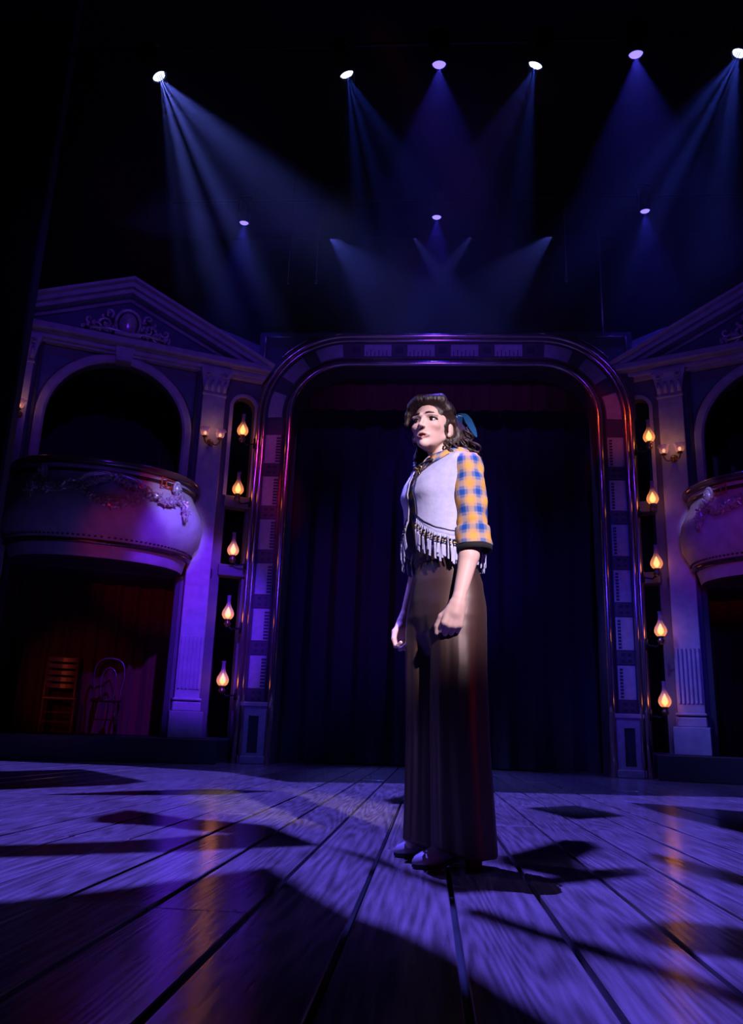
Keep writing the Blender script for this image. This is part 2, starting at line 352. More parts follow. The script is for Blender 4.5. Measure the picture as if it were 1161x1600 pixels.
# square corners outside the rounded band
for s_ in (-1, 1):
    cx = PX + s_ * (HWI - RIN); zc = ZIN - RIN; ro = RIN + 0.49
    poly = [(cx + s_ * ro * math.cos(a), zc + ro * math.sin(a)) for a in np.linspace(PI / 2, 0, 12)] + [(PX + s_ * 2.79, zc), (PX + s_ * 2.79, 6.33), (cx, 6.33)]
    q = MB(); q.prism(poly, PY + 0.02, PY + 0.5); sp_ = q.build('spandrel', M['portal'], portal)
    q = MB()
    tri = [(cx + s_ * (ro + 0.10) * math.cos(a), PY + 0.01, zc + (ro + 0.10) * math.sin(a)) for a in np.linspace(PI * 0.36, PI * 0.24, 8)]
    q.tube(tri, 0.014, 6); q.tube([(PX + s_ * 2.70, PY + 0.01, 5.9), (PX + s_ * 2.70, PY + 0.01, 6.25)], 0.014, 6)
    q.tube([(PX + s_ * 2.70, PY + 0.01, 6.25), (PX + s_ * 2.2, PY + 0.01, 6.25)], 0.010, 6)
    q.build('spandrel_moulding', M['bead'], sp_)
    # side post closing the outer edge and pedestal with a sunk panel
    q = MB(); q.box(PX + s_ * 2.72 - 0.06, PX + s_ * 2.72 + 0.06, PY + 0.04, PY + 0.5, 0, 6.33, 0, 0.01); q.build('side_post', M['portal'], portal)
    q = MB(); cx = PX + s_ * (HWI + 0.255)
    q.holed([(cx - 0.17, 0.0), (cx + 0.17, 0.0), (cx + 0.17, 0.80), (cx - 0.17, 0.80)], [[(cx - 0.07, 0.14), (cx + 0.07, 0.14), (cx + 0.07, 0.62), (cx - 0.07, 0.62)]], PY - 0.03, PY)
    q.box(cx - 0.19, cx + 0.19, PY - 0.05, PY, 0.74, 0.80, 0, 0.008); q.box(cx - 0.19, cx + 0.19, PY - 0.05, PY, 0.0, 0.10, 0, 0.008)
    q.build('pedestal', M['panel'], portal)
    q = MB(); q.box(cx - 0.07, cx + 0.07, PY - 0.008, PY, 0.14, 0.62); q.build('sunk_panel', M['darkpaint'], portal)
# pale panels with a fringe of dark teeth, dark pierced blocks between them
pan_m = {}
def leg_panel(h, s_):
    key = (h, s_)
    if key not in pan_m:
        q = MB(); q.box(-0.115, 0.115, -0.012, 0.002, 0, h, 0, 0.003); n = 9
        for k in range(n): q.box(s_ * 0.07 - 0.02, s_ * 0.07 + 0.045 * (1 if s_ > 0 else 0) + (0.02 if s_ < 0 else 0), -0.016, -0.011, 0.02 + k * (h - 0.04) / n, 0.02 + (k + 0.62) * (h - 0.04) / n, 1)
        pan_m[key] = q.mesh('panel', [M['panel'], M['ink']])
    return pan_m[key]
q = MB(); q.box(-0.115, 0.115, -0.008, 0.002, 0, 0.18, 0, 0.003)
for xx in (-0.06, 0.03):
    for zz in (0.03, 0.115): q.box(xx, xx + 0.045, -0.014, -0.007, zz, zz + 0.035, 1)
block_mesh = q.mesh('pierced_block', [M['portal'], M['ink']])
for s_ in (-1, 1):
    for k in range(7):
        z = 0.98 + k * 0.645
        if z + 0.44 > 5.15: continue
        obj('panel', leg_panel(0.44, -s_), portal, (PX + s_ * (HWI + 0.255), PY, z))
        obj('pierced_block', block_mesh, portal, (PX + s_ * (HWI + 0.255), PY, z - 0.19))
def arc_panel(name, mid_deg, half_deg, s_, r0, r1, m):
    cx = PX + s_ * (HWI - RIN); zc = ZIN - RIN; q = MB()
    a0, a1 = math.radians(mid_deg - half_deg), math.radians(mid_deg + half_deg)
    out = [(cx + s_ * r1 * math.cos(a), zc + r1 * math.sin(a)) for a in np.linspace(a0, a1, 7)] + [(cx + s_ * r0 * math.cos(a), zc + r0 * math.sin(a)) for a in np.linspace(a1, a0, 7)]
    q.prism(out, PY - 0.012, PY + 0.002); q.build(name, m, portal)
for s_ in (-1, 1):
    for md in (9, 43, 75): arc_panel('panel', md, 10.5, s_, RIN + 0.15, RIN + 0.36, M['panel'])
    for md in (26, 59): arc_panel('pierced_block', md, 4.5, s_, RIN + 0.15, RIN + 0.36, M['portal'])
q = MB(); q.box(-0.205, 0.205, -0.012, 0.002, 0, 0.19, 0, 0.003)
for k in range(6): q.box(-0.17 + k * 0.06, -0.158 + k * 0.06, -0.016, -0.011, 0.0, 0.07 + 0.03 * (k % 2), 1)
top_panel = q.mesh('panel', [M['panel'], M['ink']])
for k in range(4): obj('panel', top_panel, portal, (PX - 0.975 + k * 0.65, PY, ZIN + 0.165))
q = MB(); q.box(-0.11, 0.11, -0.008, 0.002, 0, 0.19, 0, 0.003); q.box(-0.06, 0.06, -0.013, -0.007, 0.05, 0.14, 1)
tb = q.mesh('pierced_block', [M['portal'], M['ink']])
for k in range(5): obj('pierced_block', tb, portal, (PX - 1.30 + k * 0.65, PY, ZIN + 0.165))

# ================================================================== DRAPES
def drape(x0, x1, z0, z1, y, amp, pitch, seed, m, name, label, cat, nz=6, flare=0.0, parent=None, xf=None):
    r = random.Random(seed); nx = int((x1 - x0) / pitch * 10); ph = [r.uniform(0, 6.28) for _ in range(4)]
    rows = []
    for j in range(nz + 1):
        z = lerp(z1, z0, j / nz); row = []
        for i in range(nx + 1):
            x = lerp(x0, x1, i / nx); t = x / pitch * 2 * PI
            a = amp * (0.6 + 0.4 * j / nz)
            row.append((x, y + a * (math.sin(t + 0.7 * math.sin(t * 0.31 + ph[0])) + 0.35 * math.sin(2.3 * t + ph[1])) + flare * j / nz, z))
        rows.append(row)
    q = MB(); q.loft(rows, 0, True, False)
    return q.build(name, m, parent)
o = drape(-2.6, 2.9, 0.02, 6.2, 12.35, 0.095, 0.42, 3, M['drape'], 'stage_curtain', '', '')
tag(o, 'tall dark blue pleated curtain hanging inside the rounded portal', 'curtain')
o = drape(-2.3, 2.55, 5.28, 6.2, 11.745, 0.03, 0.30, 9, M['redcurtain'], 'valance', '', '', 3)
tag(o, 'dark red valance across the top of the portal opening', 'valance')
b = MB(); b.box(-5.2, 5.2, 12.55, 12.62, 8.90, 11.595, 0, 0.01)
tag(b.build('black_border', M['black']), 'black cloth border hanging above the portal, cutting off the upper beams', 'border')

# ================================================================== OPERA BOXES (left and right)
def arch_loop(uc, hw, z0, zs, rise, n=20):
    return [(uc - hw, z0)] + [(uc + hw * math.cos(a), zs + rise * math.sin(a)) for a in np.linspace(PI, 0, n)] + [(uc + hw, z0)]
def build_house(s, O, rz, side):
    h = thing('opera_box_facade', f'classical opera box front with pediment, arch and pilasters at {side} of the portal', 'facade', O, rz)
    def B(): return MB(s)
    UC = 1.97
    big = arch_loop(UC, 0.92, 2.60, 4.42, 0.94)
    low = [(0.88, 0.30), (0.88, 2.42), (3.06, 2.42), (3.06, 0.30)]
    n1 = arch_loop(0.19, 0.165, 3.66, 5.03, 0.17, 10); n2 = [(0.03, 2.66), (0.03, 3.50), (0.35, 3.50), (0.35, 2.66)]; n3 = [(0.03, 0.32), (0.03, 2.50), (0.35, 2.50), (0.35, 0.32)]
    m1 = [(2 * UC - a, z) for a, z in n1]; m2 = [(2 * UC - a, z) for a, z in n2]; m3 = [(2 * UC - a, z) for a, z in n3]
    q = B(); q.holed([(-0.05, 0.0), (4.0, 0.0), (4.0, 5.52), (-0.05, 5.52)], [big, low, n1, n2, n3, m1, m2, m3], 0, 0.16); q.build('wall', M['plaster2'], h)
    q = B(); q.box(-0.05, 4.0, 1.9, 1.95, 0, 5.6); q.box(-0.05, 4.0, 0.16, 1.9, 5.45, 5.5); q.build('back_wall', M['black'], h)
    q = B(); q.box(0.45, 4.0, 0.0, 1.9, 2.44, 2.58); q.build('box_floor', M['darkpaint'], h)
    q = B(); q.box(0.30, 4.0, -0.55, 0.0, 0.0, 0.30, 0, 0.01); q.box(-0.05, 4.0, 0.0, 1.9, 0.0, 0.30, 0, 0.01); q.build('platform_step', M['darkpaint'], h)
    # attic wall behind the pediment
    q = B(); q.prism([(-0.05, 5.5), (4.0, 5.5), (4.0, 6.0), (3.2, 6.35), (0.6, 6.35), (-0.05, 6.2)], 0.22, 0.36); q.build('attic_wall', M['plaster2'], h)
    # archivolt
    q = B(); pts = [(UC + 0.92 * math.cos(a), 4.42 + 0.94 * math.sin(a)) for a in np.linspace(PI, 0, 25)]
    P = [(UC - 0.92, 0, 2.6)] + [(a, 0, z) for a, z in pts] + [(UC + 0.92, 0, 2.6)]
    N = [(-1, 0, 0)] + [(math.cos(a), 0, math.sin(a)) for a in np.linspace(PI, 0, 25)] + [(1, 0, 0)]
    q.sweep(P, N, (0, -1, 0), [(0, 0), (0.125, 0), (0.125, 0.05), (0.10, 0.06), (0.03, 0.06), (0, 0.04)]); q.build('archivolt', M['plaster'], h)
    for cu in (0.19, 2 * UC - 0.19):
        q = B(); P = [(cu - 0.165, 0, 3.66)] + [(cu + 0.165 * math.cos(a), 0, 5.03 + 0.17 * math.sin(a)) for a in np.linspace(PI, 0, 13)] + [(cu + 0.165, 0, 3.66)]
        N = [(-1, 0, 0)] + [(math.cos(a), 0, math.sin(a)) for a in np.linspace(PI, 0, 13)] + [(1, 0, 0)]
        q.sweep(P, N, (0, -1, 0), [(0, 0), (0.05, 0), (0.05, 0.03), (0, 0.03)]); q.build('niche_trim', M['plaster'], h)
        for z in (2.50, 3.50):
            q = B(); q.box(cu - 0.19, cu + 0.19, -0.05, 0.0, z, z + 0.16, 0, 0.01); q.build('niche_rail', M['plaster2'], h)
    # spandrel panels beside the arch
    for sg in (-1, 1):
        c = UC; q = B()
        poly = [(c + sg * 1.10, 5.30), (c + sg * 1.10, 4.62)] + [(c + sg * 1.08 * math.cos(a), 4.42 + 1.08 * math.sin(a)) for a in np.linspace(0.25, 0.95, 8)]
        q.prism(poly, -0.02, 0.0); q.build('spandrel_panel', M['blueplaster'], h)
    # dark jambs between pilaster and arch
    for uu in (0.90, 2 * UC - 0.90):
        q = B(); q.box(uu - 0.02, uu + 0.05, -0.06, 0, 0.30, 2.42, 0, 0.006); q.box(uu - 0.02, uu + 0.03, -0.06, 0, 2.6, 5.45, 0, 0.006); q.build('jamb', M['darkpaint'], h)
    # pilasters
    for uc in (0.665, 2 * UC - 0.665):
        q = B(); q.box(uc - 0.165, uc + 0.165, -0.13, 0, 0.80, 5.12, 0, 0.008); pil = q.build('pilaster', M['plaster'], h)
        q = B()
        for k in range(6):
            x = uc - 0.13 + k * 0.052; q.box(x - 0.017, x + 0.017, -0.152, -0.13, 0.92, 1.62, 0, 0.009)
        q.build('fluting', M['plaster'], pil)
        q = B(); q.box(uc - 0.22, uc + 0.22, -0.20, 0, 0.30, 0.64, 0, 0.008); q.build('plinth', M['plaster'], pil)
        q = B(); q.box(uc - 0.185, uc + 0.185, -0.165, 0, 0.64, 0.76, 0, 0.012); q.box(uc - 0.19, uc + 0.19, -0.17, 0, 0.775, 0.81, 0, 0.012); q.build('base_moulding', M['plaster'], pil)
        q = B(); q.loft([[(uc - a, -d, z), (uc + a, -d, z), (uc + a, 0, z), (uc - a, 0, z)] for a, d, z in ((0.165, 0.135, 5.12), (0.17, 0.14, 5.2), (0.20, 0.17, 5.38), (0.225, 0.2, 5.44), (0.225, 0.2, 5.49))], 0, False)
        q.box(uc - 0.18, uc + 0.18, -0.15, 0, 5.09, 5.13, 0, 0.01); q.build('capital', M['plaster'], pil)
        q = B()
        for k in range(4):
            x = uc - 0.135 + 0.09 * k
            q.tube([(x, -0.145, 5.15), (x + 0.005, -0.165, 5.24), (x, -0.20, 5.30), (x, -0.205, 5.27)], [0.03, 0.032, 0.018, 0.008], 6)
        for sg in (-1, 1):
            q.tube([(uc + sg * (0.12 + 0.06 * t * math.cos(t * 9)), -0.20, 5.39 + 0.05 * t * math.sin(t * 9)) for t in np.linspace(0, 1, 14)], 0.014, 6)
        q.build('acanthus_leaves', M['plaster'], pil)
    # entablature, keystone, pediment
    q = B(); q.box(-0.05, 4.0, -0.10, 0, 5.46, 5.55); q.box(-0.07, 4.02, -0.16, 0.2, 5.49, 5.55, 0, 0.008); q.box(-0.1, 4.04, -0.30, 0.2, 5.56, 5.66, 0, 0.014); q.box(-0.08, 4.02, -0.22, 0.2, 5.55, 5.575); q.build('cornice', M['plaster'], h)
    q = B(); q.holed([(UC - 0.10, 5.34), (UC + 0.10, 5.34), (UC + 0.145, 5.66), (UC - 0.145, 5.66)], [], -0.20, 0); q.box(UC - 0.18, UC + 0.18, -0.34, 0, 5.665, 5.71, 0, 0.008); q.build('keystone', M['plaster'], h)
    q = B(); q.prism([(0.1, 5.66), (2 * UC - 0.1, 5.66), (UC, 6.42)], 0.0, 0.2); q.build('tympanum', M['blueplaster'], h)
    prof = [(0.0, -0.2), (0.0, 0.16), (0.045, 0.18), (0.05, 0.25), (0.10, 0.27), (0.115, 0.34), (0.15, 0.35), (0.15, -0.2)]
    ang = math.atan2(0.87, 1.97)
    for sg in (-1, 1):
        q = B(); a = (UC - sg * 2.06, 0, 5.53); c = (UC, 0, 6.425); nn = (-sg * math.sin(ang), 0, math.cos(ang))
        q.sweep([a, c], [nn, (0, 0, 1 / math.cos(ang))], (0, -1, 0), prof); q.build('raking_cornice', M['plaster'], h)
        q = B(); a = (UC - sg * 1.6, -0.02, 5.68); c = (UC, -0.02, 6.36); q.tube([a, c], 0.03, 6); q.build('tympanum_moulding', M['plaster'], h)
    # cartouche in the tympanum
    car = B(); car.ball((UC, -0.12, 5.93), (0.13, 0.09, 0.18), 16); car = car.build('cartouche', M['silver'], h)
    q = B(); q.tube([(UC + 0.17 * math.cos(a), -0.13, 5.93 + 0.22 * math.sin(a)) for a in np.linspace(0, 2 * PI, 25)], 0.028, 6); q.build('ring', M['silver'], car)
    q = B(); rr = random.Random(4)
    for sg in (-1, 1):
        for k, (cx, cz, R, turn) in enumerate(((0.30, 5.86, 0.10, 1), (0.42, 5.80, 0.09, -1), (0.27, 6.04, 0.07, -1), (0.52, 5.88, 0.07, 1), (0.24, 5.74, 0.06, 1))):
            q.tube([(UC + sg * (cx + R * (1 - t) * math.cos(turn * (t * 8 + k))), -0.14 - 0.06 * t, cz + R * (1 - t) * math.sin(turn * (t * 8 + k))) for t in np.linspace(0, 0.9, 16)], [0.026 * (1 - 0.5 * t) for t in np.linspace(0, 1, 16)], 6)
        for k in range(22):
            t = rr.random(); x = 0.18 + 0.45 * t; z = 5.72 + 0.42 * (1 - t) * rr.random() + 0.02 * rr.random()
            q.ball((UC + sg * x, -0.16 - 0.04 * rr.random(), z), (0.028, 0.022, 0.034), 6)
    q.tube([(UC - 0.5, -0.30, 5.70), (UC - 0.25, -0.31, 5.73), (UC, -0.32, 5.70), (UC + 0.25, -0.31, 5.73), (UC + 0.5, -0.30, 5.70)], 0.02, 6)
    q.build('scrollwork', M['silver'], car)
    return h
ROT = math.radians(26.1)
LO, RO = (-2.63, 11.2, 0), (2.80, 11.42, 0)
HS = {-1: 1.0, 1: 1.02}                         # the right box stands a little further upstage
house_l = build_house(-1, LO, ROT, 'left')
house_r = build_house(1, RO, -ROT, 'right'); house_r.scale = (1.02,) * 3

# curtains inside the boxes
def in_house(o, s):
    o.scale = (HS[s],) * 3; o.location = LO if s < 0 else RO; o.rotation_euler = (0, 0, ROT if s < 0 else -ROT); return o
for s, side in ((-1, 'left'), (1, 'right')):
    o = in_house(drape(*((-3.5, -0.5) if s < 0 else (0.5, 3.5)), 0.31, 2.44, 1.35, 0.09, 0.30, 12, M['redcurtain'], 'box_curtain', '', ''), s)
    tag(o, f'dark red curtain hanging under the {side} balcony', 'curtain')
    o = in_house(drape(*((-3.3, -0.6) if s < 0 else (0.6, 3.3)), 2.60, 5.43, 1.5, 0.05, 0.22, 15, M['drape'], 'upper_box_curtain', '', ''), s)
    tag(o, f'black curtain behind the arch above the {side} balcony', 'curtain')

# ------------------------------------------------------------------ balconies
UC = 1.97
BZ = [2.42, 2.46, 2.55, 2.60, 2.68, 2.85, 3.02, 3.18, 3.33, 3.43, 3.50, 3.55]
BA = [1.08, 1.10, 1.12, 1.15, 1.20, 1.29, 1.31, 1.28, 1.21, 1.16, 1.15, 1.18]
BO = [0.80, 0.83, 0.84, 0.86, 0.95, 1.06, 1.10, 1.07, 0.99, 0.94, 0.93, 0.95]
def bal_pt(th, z, off=0.0):
    a = interp(z, BZ, BA) + off; d = interp(z, BZ, BO) + off
    c, s_ = math.cos(th), math.sin(th)
    return Vector((UC - a * math.copysign(abs(c) ** 0.9, c), -d * abs(s_) ** 0.85 + 0.02, z))
def bal_ring(z, off=0, n=44): return [bal_pt(lerp(0.0, PI, i / n), z, off) for i in range(n + 1)]
def path_on(pts, n=10, off=0.02): return [bal_pt(p.x, p.y, off) for p in catmull([Vector((a, c, 0)) for a, c in pts], n)]
def build_balcony(s, O, rz, side):
    t = thing('theatre_balcony', f'bowed cream balcony with flower garland at {side} of the portal', 'balcony', O, rz)
    q = MB(s); q.loft([bal_ring(z) for z in BZ], 0, True, False); q.build('body', M['plaster'], t)
    q = MB(s)
    top = bal_ring(3.55); q.add([tuple(p) for p in top], [tuple(range(len(top)))])
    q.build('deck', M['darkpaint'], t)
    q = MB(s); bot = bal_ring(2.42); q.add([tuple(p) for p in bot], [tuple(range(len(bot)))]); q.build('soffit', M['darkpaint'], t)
    P = [bal_pt(lerp(-0.0, PI, i / 44), 3.55) for i in range(45)]
    N = [Vector((p.x - UC, p.y, 0)).normalized() for p in P]
    q = MB(s); q.sweep(P, N, (0, 0, 1), [(-0.08, 0), (0.03, 0), (0.06, 0.03), (0.065, 0.07), (0.03, 0.10), (-0.08, 0.10)], 0, True); q.build('rail', M['wood_rail'], t)
    P = [bal_pt(lerp(0, PI, i / 44), 3.46) for i in range(45)]
    q = MB(s); q.sweep(P, N, (0, 0, 1), [(-0.01, 0), (0.02, 0.0), (0.03, 0.02), (0.02, 0.04), (-0.01, 0.04)], 0, True); q.build('upper_moulding', M['gilt'], t)
    P = [bal_pt(lerp(0, PI, i / 44), 2.60) for i in range(45)]
    q = MB(s); q.sweep(P, N, (0, 0, 1), [(-0.02, -0.03), (0.035, -0.025), (0.04, 0.0), (0.03, 0.03), (-0.02, 0.04)], 0, True); q.build('lower_moulding', M['gilt'], t)
    q = MB(s)
    for i in range(60):
        c = bal_pt(lerp(0.06, PI - 0.06, i / 59), 2.655, 0.012); q.ball(c, (0.018, 0.018, 0.012), 6)
    tag(q.build('dentils', M['gilt'], t), None, None, None, 'stuff')
    # garland: swags of leaves and flowers
    rr = random.Random(11); g = MB(s)
    def leaf(c, sz, n):
        n = Vector(n).normalized(); e = Vector((rr.uniform(-1, 1), rr.uniform(-1, 1), rr.uniform(-1, 1))); a = (e - n * e.dot(n)).normalized(); b_ = n.cross(a)
        c = Vector(c); tip = c + a * sz * 1.5 + n * sz * rr.uniform(0.1, 0.7)
        g.add([tuple(c - a * sz * 0.4), tuple(c + b_ * sz * 0.6 + n * sz * 0.5), tuple(tip), tuple(c - b_ * sz * 0.6 + n * sz * 0.5), tuple(c + n * sz * 0.8), tuple(c - n * 0.01)], [(0, 1, 4), (1, 2, 4), (2, 3, 4), (3, 0, 4), (0, 5, 1), (1, 5, 2), (2, 5, 3), (3, 5, 0)], 0, False)
    def swag(pts, dens, thick):
        P = path_on(pts, 10, 0.03); g.tube(P, thick * 0.5, 6)
        for i in range(len(P) - 1):
            for _ in range(dens):
                c = P[i].lerp(P[i + 1], rr.random()); n = Vector((c.x - UC, c.y * 1.2, 0)).normalized()
                leaf(c + n * 0.02 + Vector((rr.uniform(-1, 1) * thick * 0.6, 0, rr.uniform(-1, 1) * thick)), rr.uniform(0.03, 0.05), n + Vector((rr.uniform(-.6, .6), rr.uniform(-.6, .6), rr.uniform(-.6, .6))))
    C = PI / 2 + 0.0
    for sg in (-1, 1):
        f = lambda th: C + sg * th
        swag([(f(0.26), 3.30), (f(0.21), 3.18), (f(0.10), 3.08), (f(0), 3.05)], 5, 0.05)
        swag([(f(0.26), 3.30), (f(0.42), 3.20), (f(0.55), 3.19), (f(0.68), 3.30)], 5, 0.045)
        swag([(f(0.70), 3.32), (f(0.74), 3.20), (f(0.73), 3.06)], 6, 0.04)
        swag([(f(0.02), 3.42), (f(0.10), 3.34), (f(0.20), 3.27)], 4, 0.03)
    g.build('garland', M['leafgilt'], t)
    q = MB(s)                                    # hood over the centre wreath
    for sg in (-1, 1):
        P = path_on([(C + sg * 0.0, 3.44), (C + sg * 0.12, 3.43), (C + sg * 0.22, 3.38), (C + sg * 0.27, 3.29)], 6, 0.05)
        q.tube(P, [0.03 + 0.03 * i / len(P) for i in range(len(P))], 8)
    q.build('ribbon_hood', M['silver'], t)
    for sg in (-1, 1):                           # carved heads carrying the swags
        c = bal_pt(C + sg * 0.70, 3.42, 0.05); n = Vector((c.x - UC, c.y, 0)).normalized(); tn = Vector((-n.y, n.x, 0)); rot = Matrix((tn, -n, Vector((0, 0, 1)))).transposed()
        q = MB(s); q.ball(c, (0.062, 0.06, 0.085), 12, 0, rot); q.tube([c + n * 0.055 + Vector((0, 0, 0.02)), c + n * 0.08 - Vector((0, 0, 0.015))], [0.008, 0.014], 6)
        q.tube([c + n * 0.055 + tn * -0.02 - Vector((0, 0, 0.045)), c + n * 0.06 - Vector((0, 0, 0.042)), c + n * 0.055 + tn * 0.02 - Vector((0, 0, 0.045))], 0.008, 6)
        for e in (-1, 1): q.ball(c + n * 0.05 + tn * 0.025 * e + Vector((0, 0, 0.018)), 0.012, 6)
        hd = q.build('carved_head', M['silver'], t)
        q = MB(s)
        for k in range(14):
            a = lerp(-0.4, PI + 0.4, k / 13); q.ball(c + n * 0.01 + tn * 0.07 * math.cos(a) + Vector((0, 0, 0.09 * math.sin(a))), 0.024, 6)
        q.build('curled_hair', M['silver'], hd)
    # small raised plaque
    fr = MB(s); th = 0.98; c = bal_pt(th, 3.475, 0.028); n = Vector((c.x - UC, c.y, 0)).normalized(); tn = Vector((-n.y, n.x, 0))
    def bar(a0, a1, z0, z1, d=0.012):
        vs = [c + tn * a + n * y + Vector((0, 0, z)) for a in (a0, a1) for y in (0, d) for z in (z0, z1)]
        fr.add([tuple(v) for v in vs], [(0, 1, 3, 2), (4, 6, 7, 5), (0, 4, 5, 1), (2, 3, 7, 6), (0, 2, 6, 4), (1, 5, 7, 3)])
    bar(-0.13, 0.13, 0.055, 0.065); bar(-0.13, 0.13, -0.065, -0.055); bar(-0.13, -0.118, -0.065, 0.065); bar(0.118, 0.13, -0.065, 0.065)
    for a in (-0.07, 0.03): bar(a, a + 0.014, -0.035, 0.025); bar(a - 0.025, a + 0.04, -0.045, -0.033)
    fr.build('plaque', M['plaque'], t)
    return t
build_balcony(-1, LO, ROT, 'left'); build_balcony(1, RO, -ROT, 'right').scale = (1.02,) * 3

# ------------------------------------------------------------------ oil lamps
def lamp_meshes():
    prof = [(0.038, 0.03), (0.062, 0.05), (0.080, 0.085), (0.082, 0.115), (0.072, 0.15), (0.050, 0.19), (0.034, 0.225), (0.026, 0.27), (0.025, 0.33), (0.031, 0.36)]
    q = MB(); q.lathe(prof, seg=18); q.f = q.f[:-2]; q.mi = q.mi[:-2]; q.sm = q.sm[:-2]; g = q.mesh('glass_chimney', M['globe'])
    q = MB(); q.lathe([(0.008, 0.05), (0.034, 0.075), (0.042, 0.10), (0.036, 0.13), (0.018, 0.17), (0.004, 0.20)], seg=12); f = q.mesh('flame', M['flame'])
    q = MB(); q.lathe([(0.012, -0.075), (0.03, -0.07), (0.045, -0.045), (0.05, -0.02), (0.03, 0.0), (0.036, 0.015), (0.045, 0.03), (0.03, 0.045), (0.01, 0.05)], seg=14); bn = q.mesh('burner', M['brass'])
    return g, f, bn
LG, LF, LB = lamp_meshes()
NUM = ['topmost', 'second from top', 'middle', 'fourth from top', 'lowest']
for s_, side, x, z0, dz in ((-1, 'left', -2.765, 4.53, 0.893), (1, 'right', 3.025, 4.48, 0.905)):
    for k in range(5):
        z = z0 - k * dz
        l = thing('oil_lamp', f'{NUM[k]} glowing glass oil lamp in the column at {side} of the portal', 'lamp', (x, 11.0, z), 0, 'oil lamps beside the portal')
        obj('glass_chimney', LG, l); obj('flame', LF, l); obj('burner', LB, l)
        q = MB(); ex = (PX + s_ * 2.72) - x
        q.tube([(0, 0, -0.05), (ex * 0.3, 0.04, -0.10), (ex, 0.05, -0.08), (ex, 0.06, -0.08)], 0.012, 6); q.tube([(ex, 0.05, -0.15), (ex, 0.05, 0.0)], 0.02, 6); q.build('bracket', M['iron'], l)
        d = bpy.data.lights.new('lamp_light', 'POINT'); d.color = (1.0, 0.20, 0.05); d.energy = 3.6; d.shadow_soft_size = 0.06
        lo = bpy.data.objects.new('lamp_light', d); COL.objects.link(lo); lo.parent = l; lo.location = (0, 0, 0.11)
        # the flame and glass let the light out
        
# ------------------------------------------------------------------ wall sconces
def sconce(s, u, z, n, label, out=0.13):
    O, rz = (LO, ROT) if s < 0 else (RO, -ROT)
    c, sn = math.cos(rz), math.sin(rz); x, y = s * u * HS[s], -out * HS[s]
    t = thing('wall_sconce', label, 'sconce', (O[0] + c * x - sn * y, O[1] + sn * x + c * y, z), rz, 'tulip glass wall sconces')
    q = MB(); q.lathe([(0.05, 0), (0.055, 0.01), (0.03, 0.03), (0.012, 0.05)], (0, 0, -0.03), 12, axis=(0, -1, 0)); q.ball((0, -0.06, -0.04), 0.035, 10); q.build('backplate', M['brass'], t)
    offs = [0.0] if n == 1 else [-0.105, 0.105]
    for dx in offs:
        q = MB(); q.tube(catmull([(0, -0.05, -0.04), (dx * 0.6, -0.11, -0.09), (dx, -0.15, -0.05), (dx, -0.15, 0.0)], 5), 0.011, 6); q.lathe([(0.02, -0.02), (0.04, 0.0), (0.03, 0.012)], (dx, -0.15, 0), 10); q.build('arm', M['brass'], t)
        q = MB(); pr = [(0.032, 0.0), (0.055, 0.02), (0.062, 0.05), (0.06, 0.075), (0.085, 0.11)]
        q.loft([[(r * (1 + 0.08 * (z_ > 0.1) * math.cos(6 * a)) * math.cos(a), r * (1 + 0.08 * (z_ > 0.1) * math.cos(6 * a)) * math.sin(a), z_) for a in np.linspace(0, 2 * PI, 25)[:-1]] for r, z_ in pr], 0, True, True, False)
        q.build('tulip_shade', M['tulip'], t, (dx, -0.15, 0.01))
        q = MB(); q.ball((dx, -0.15, 0.05), (0.022, 0.022, 0.03), 8); q.build('bulb', M['bulb'], t)
    d = bpy.data.lights.new('sconce_light', 'POINT'); d.color = (1.0, 0.45, 0.2); d.energy = 0.5; d.shadow_soft_size = 0.03
    lo = bpy.data.objects.new('sconce_light', d); COL.objects.link(lo); lo.parent = t; lo.location = (0, -0.2, 0.16)
sconce(-1, 0.665, 4.40, 2, 'double tulip glass sconce on the pilaster left of the portal')
sconce(-1, 3.20, 4.36, 1, 'small single sconce at the far left edge of the left box')
sconce(1, 0.665, 4.30, 2, 'double tulip glass sconce on the pilaster right of the portal')

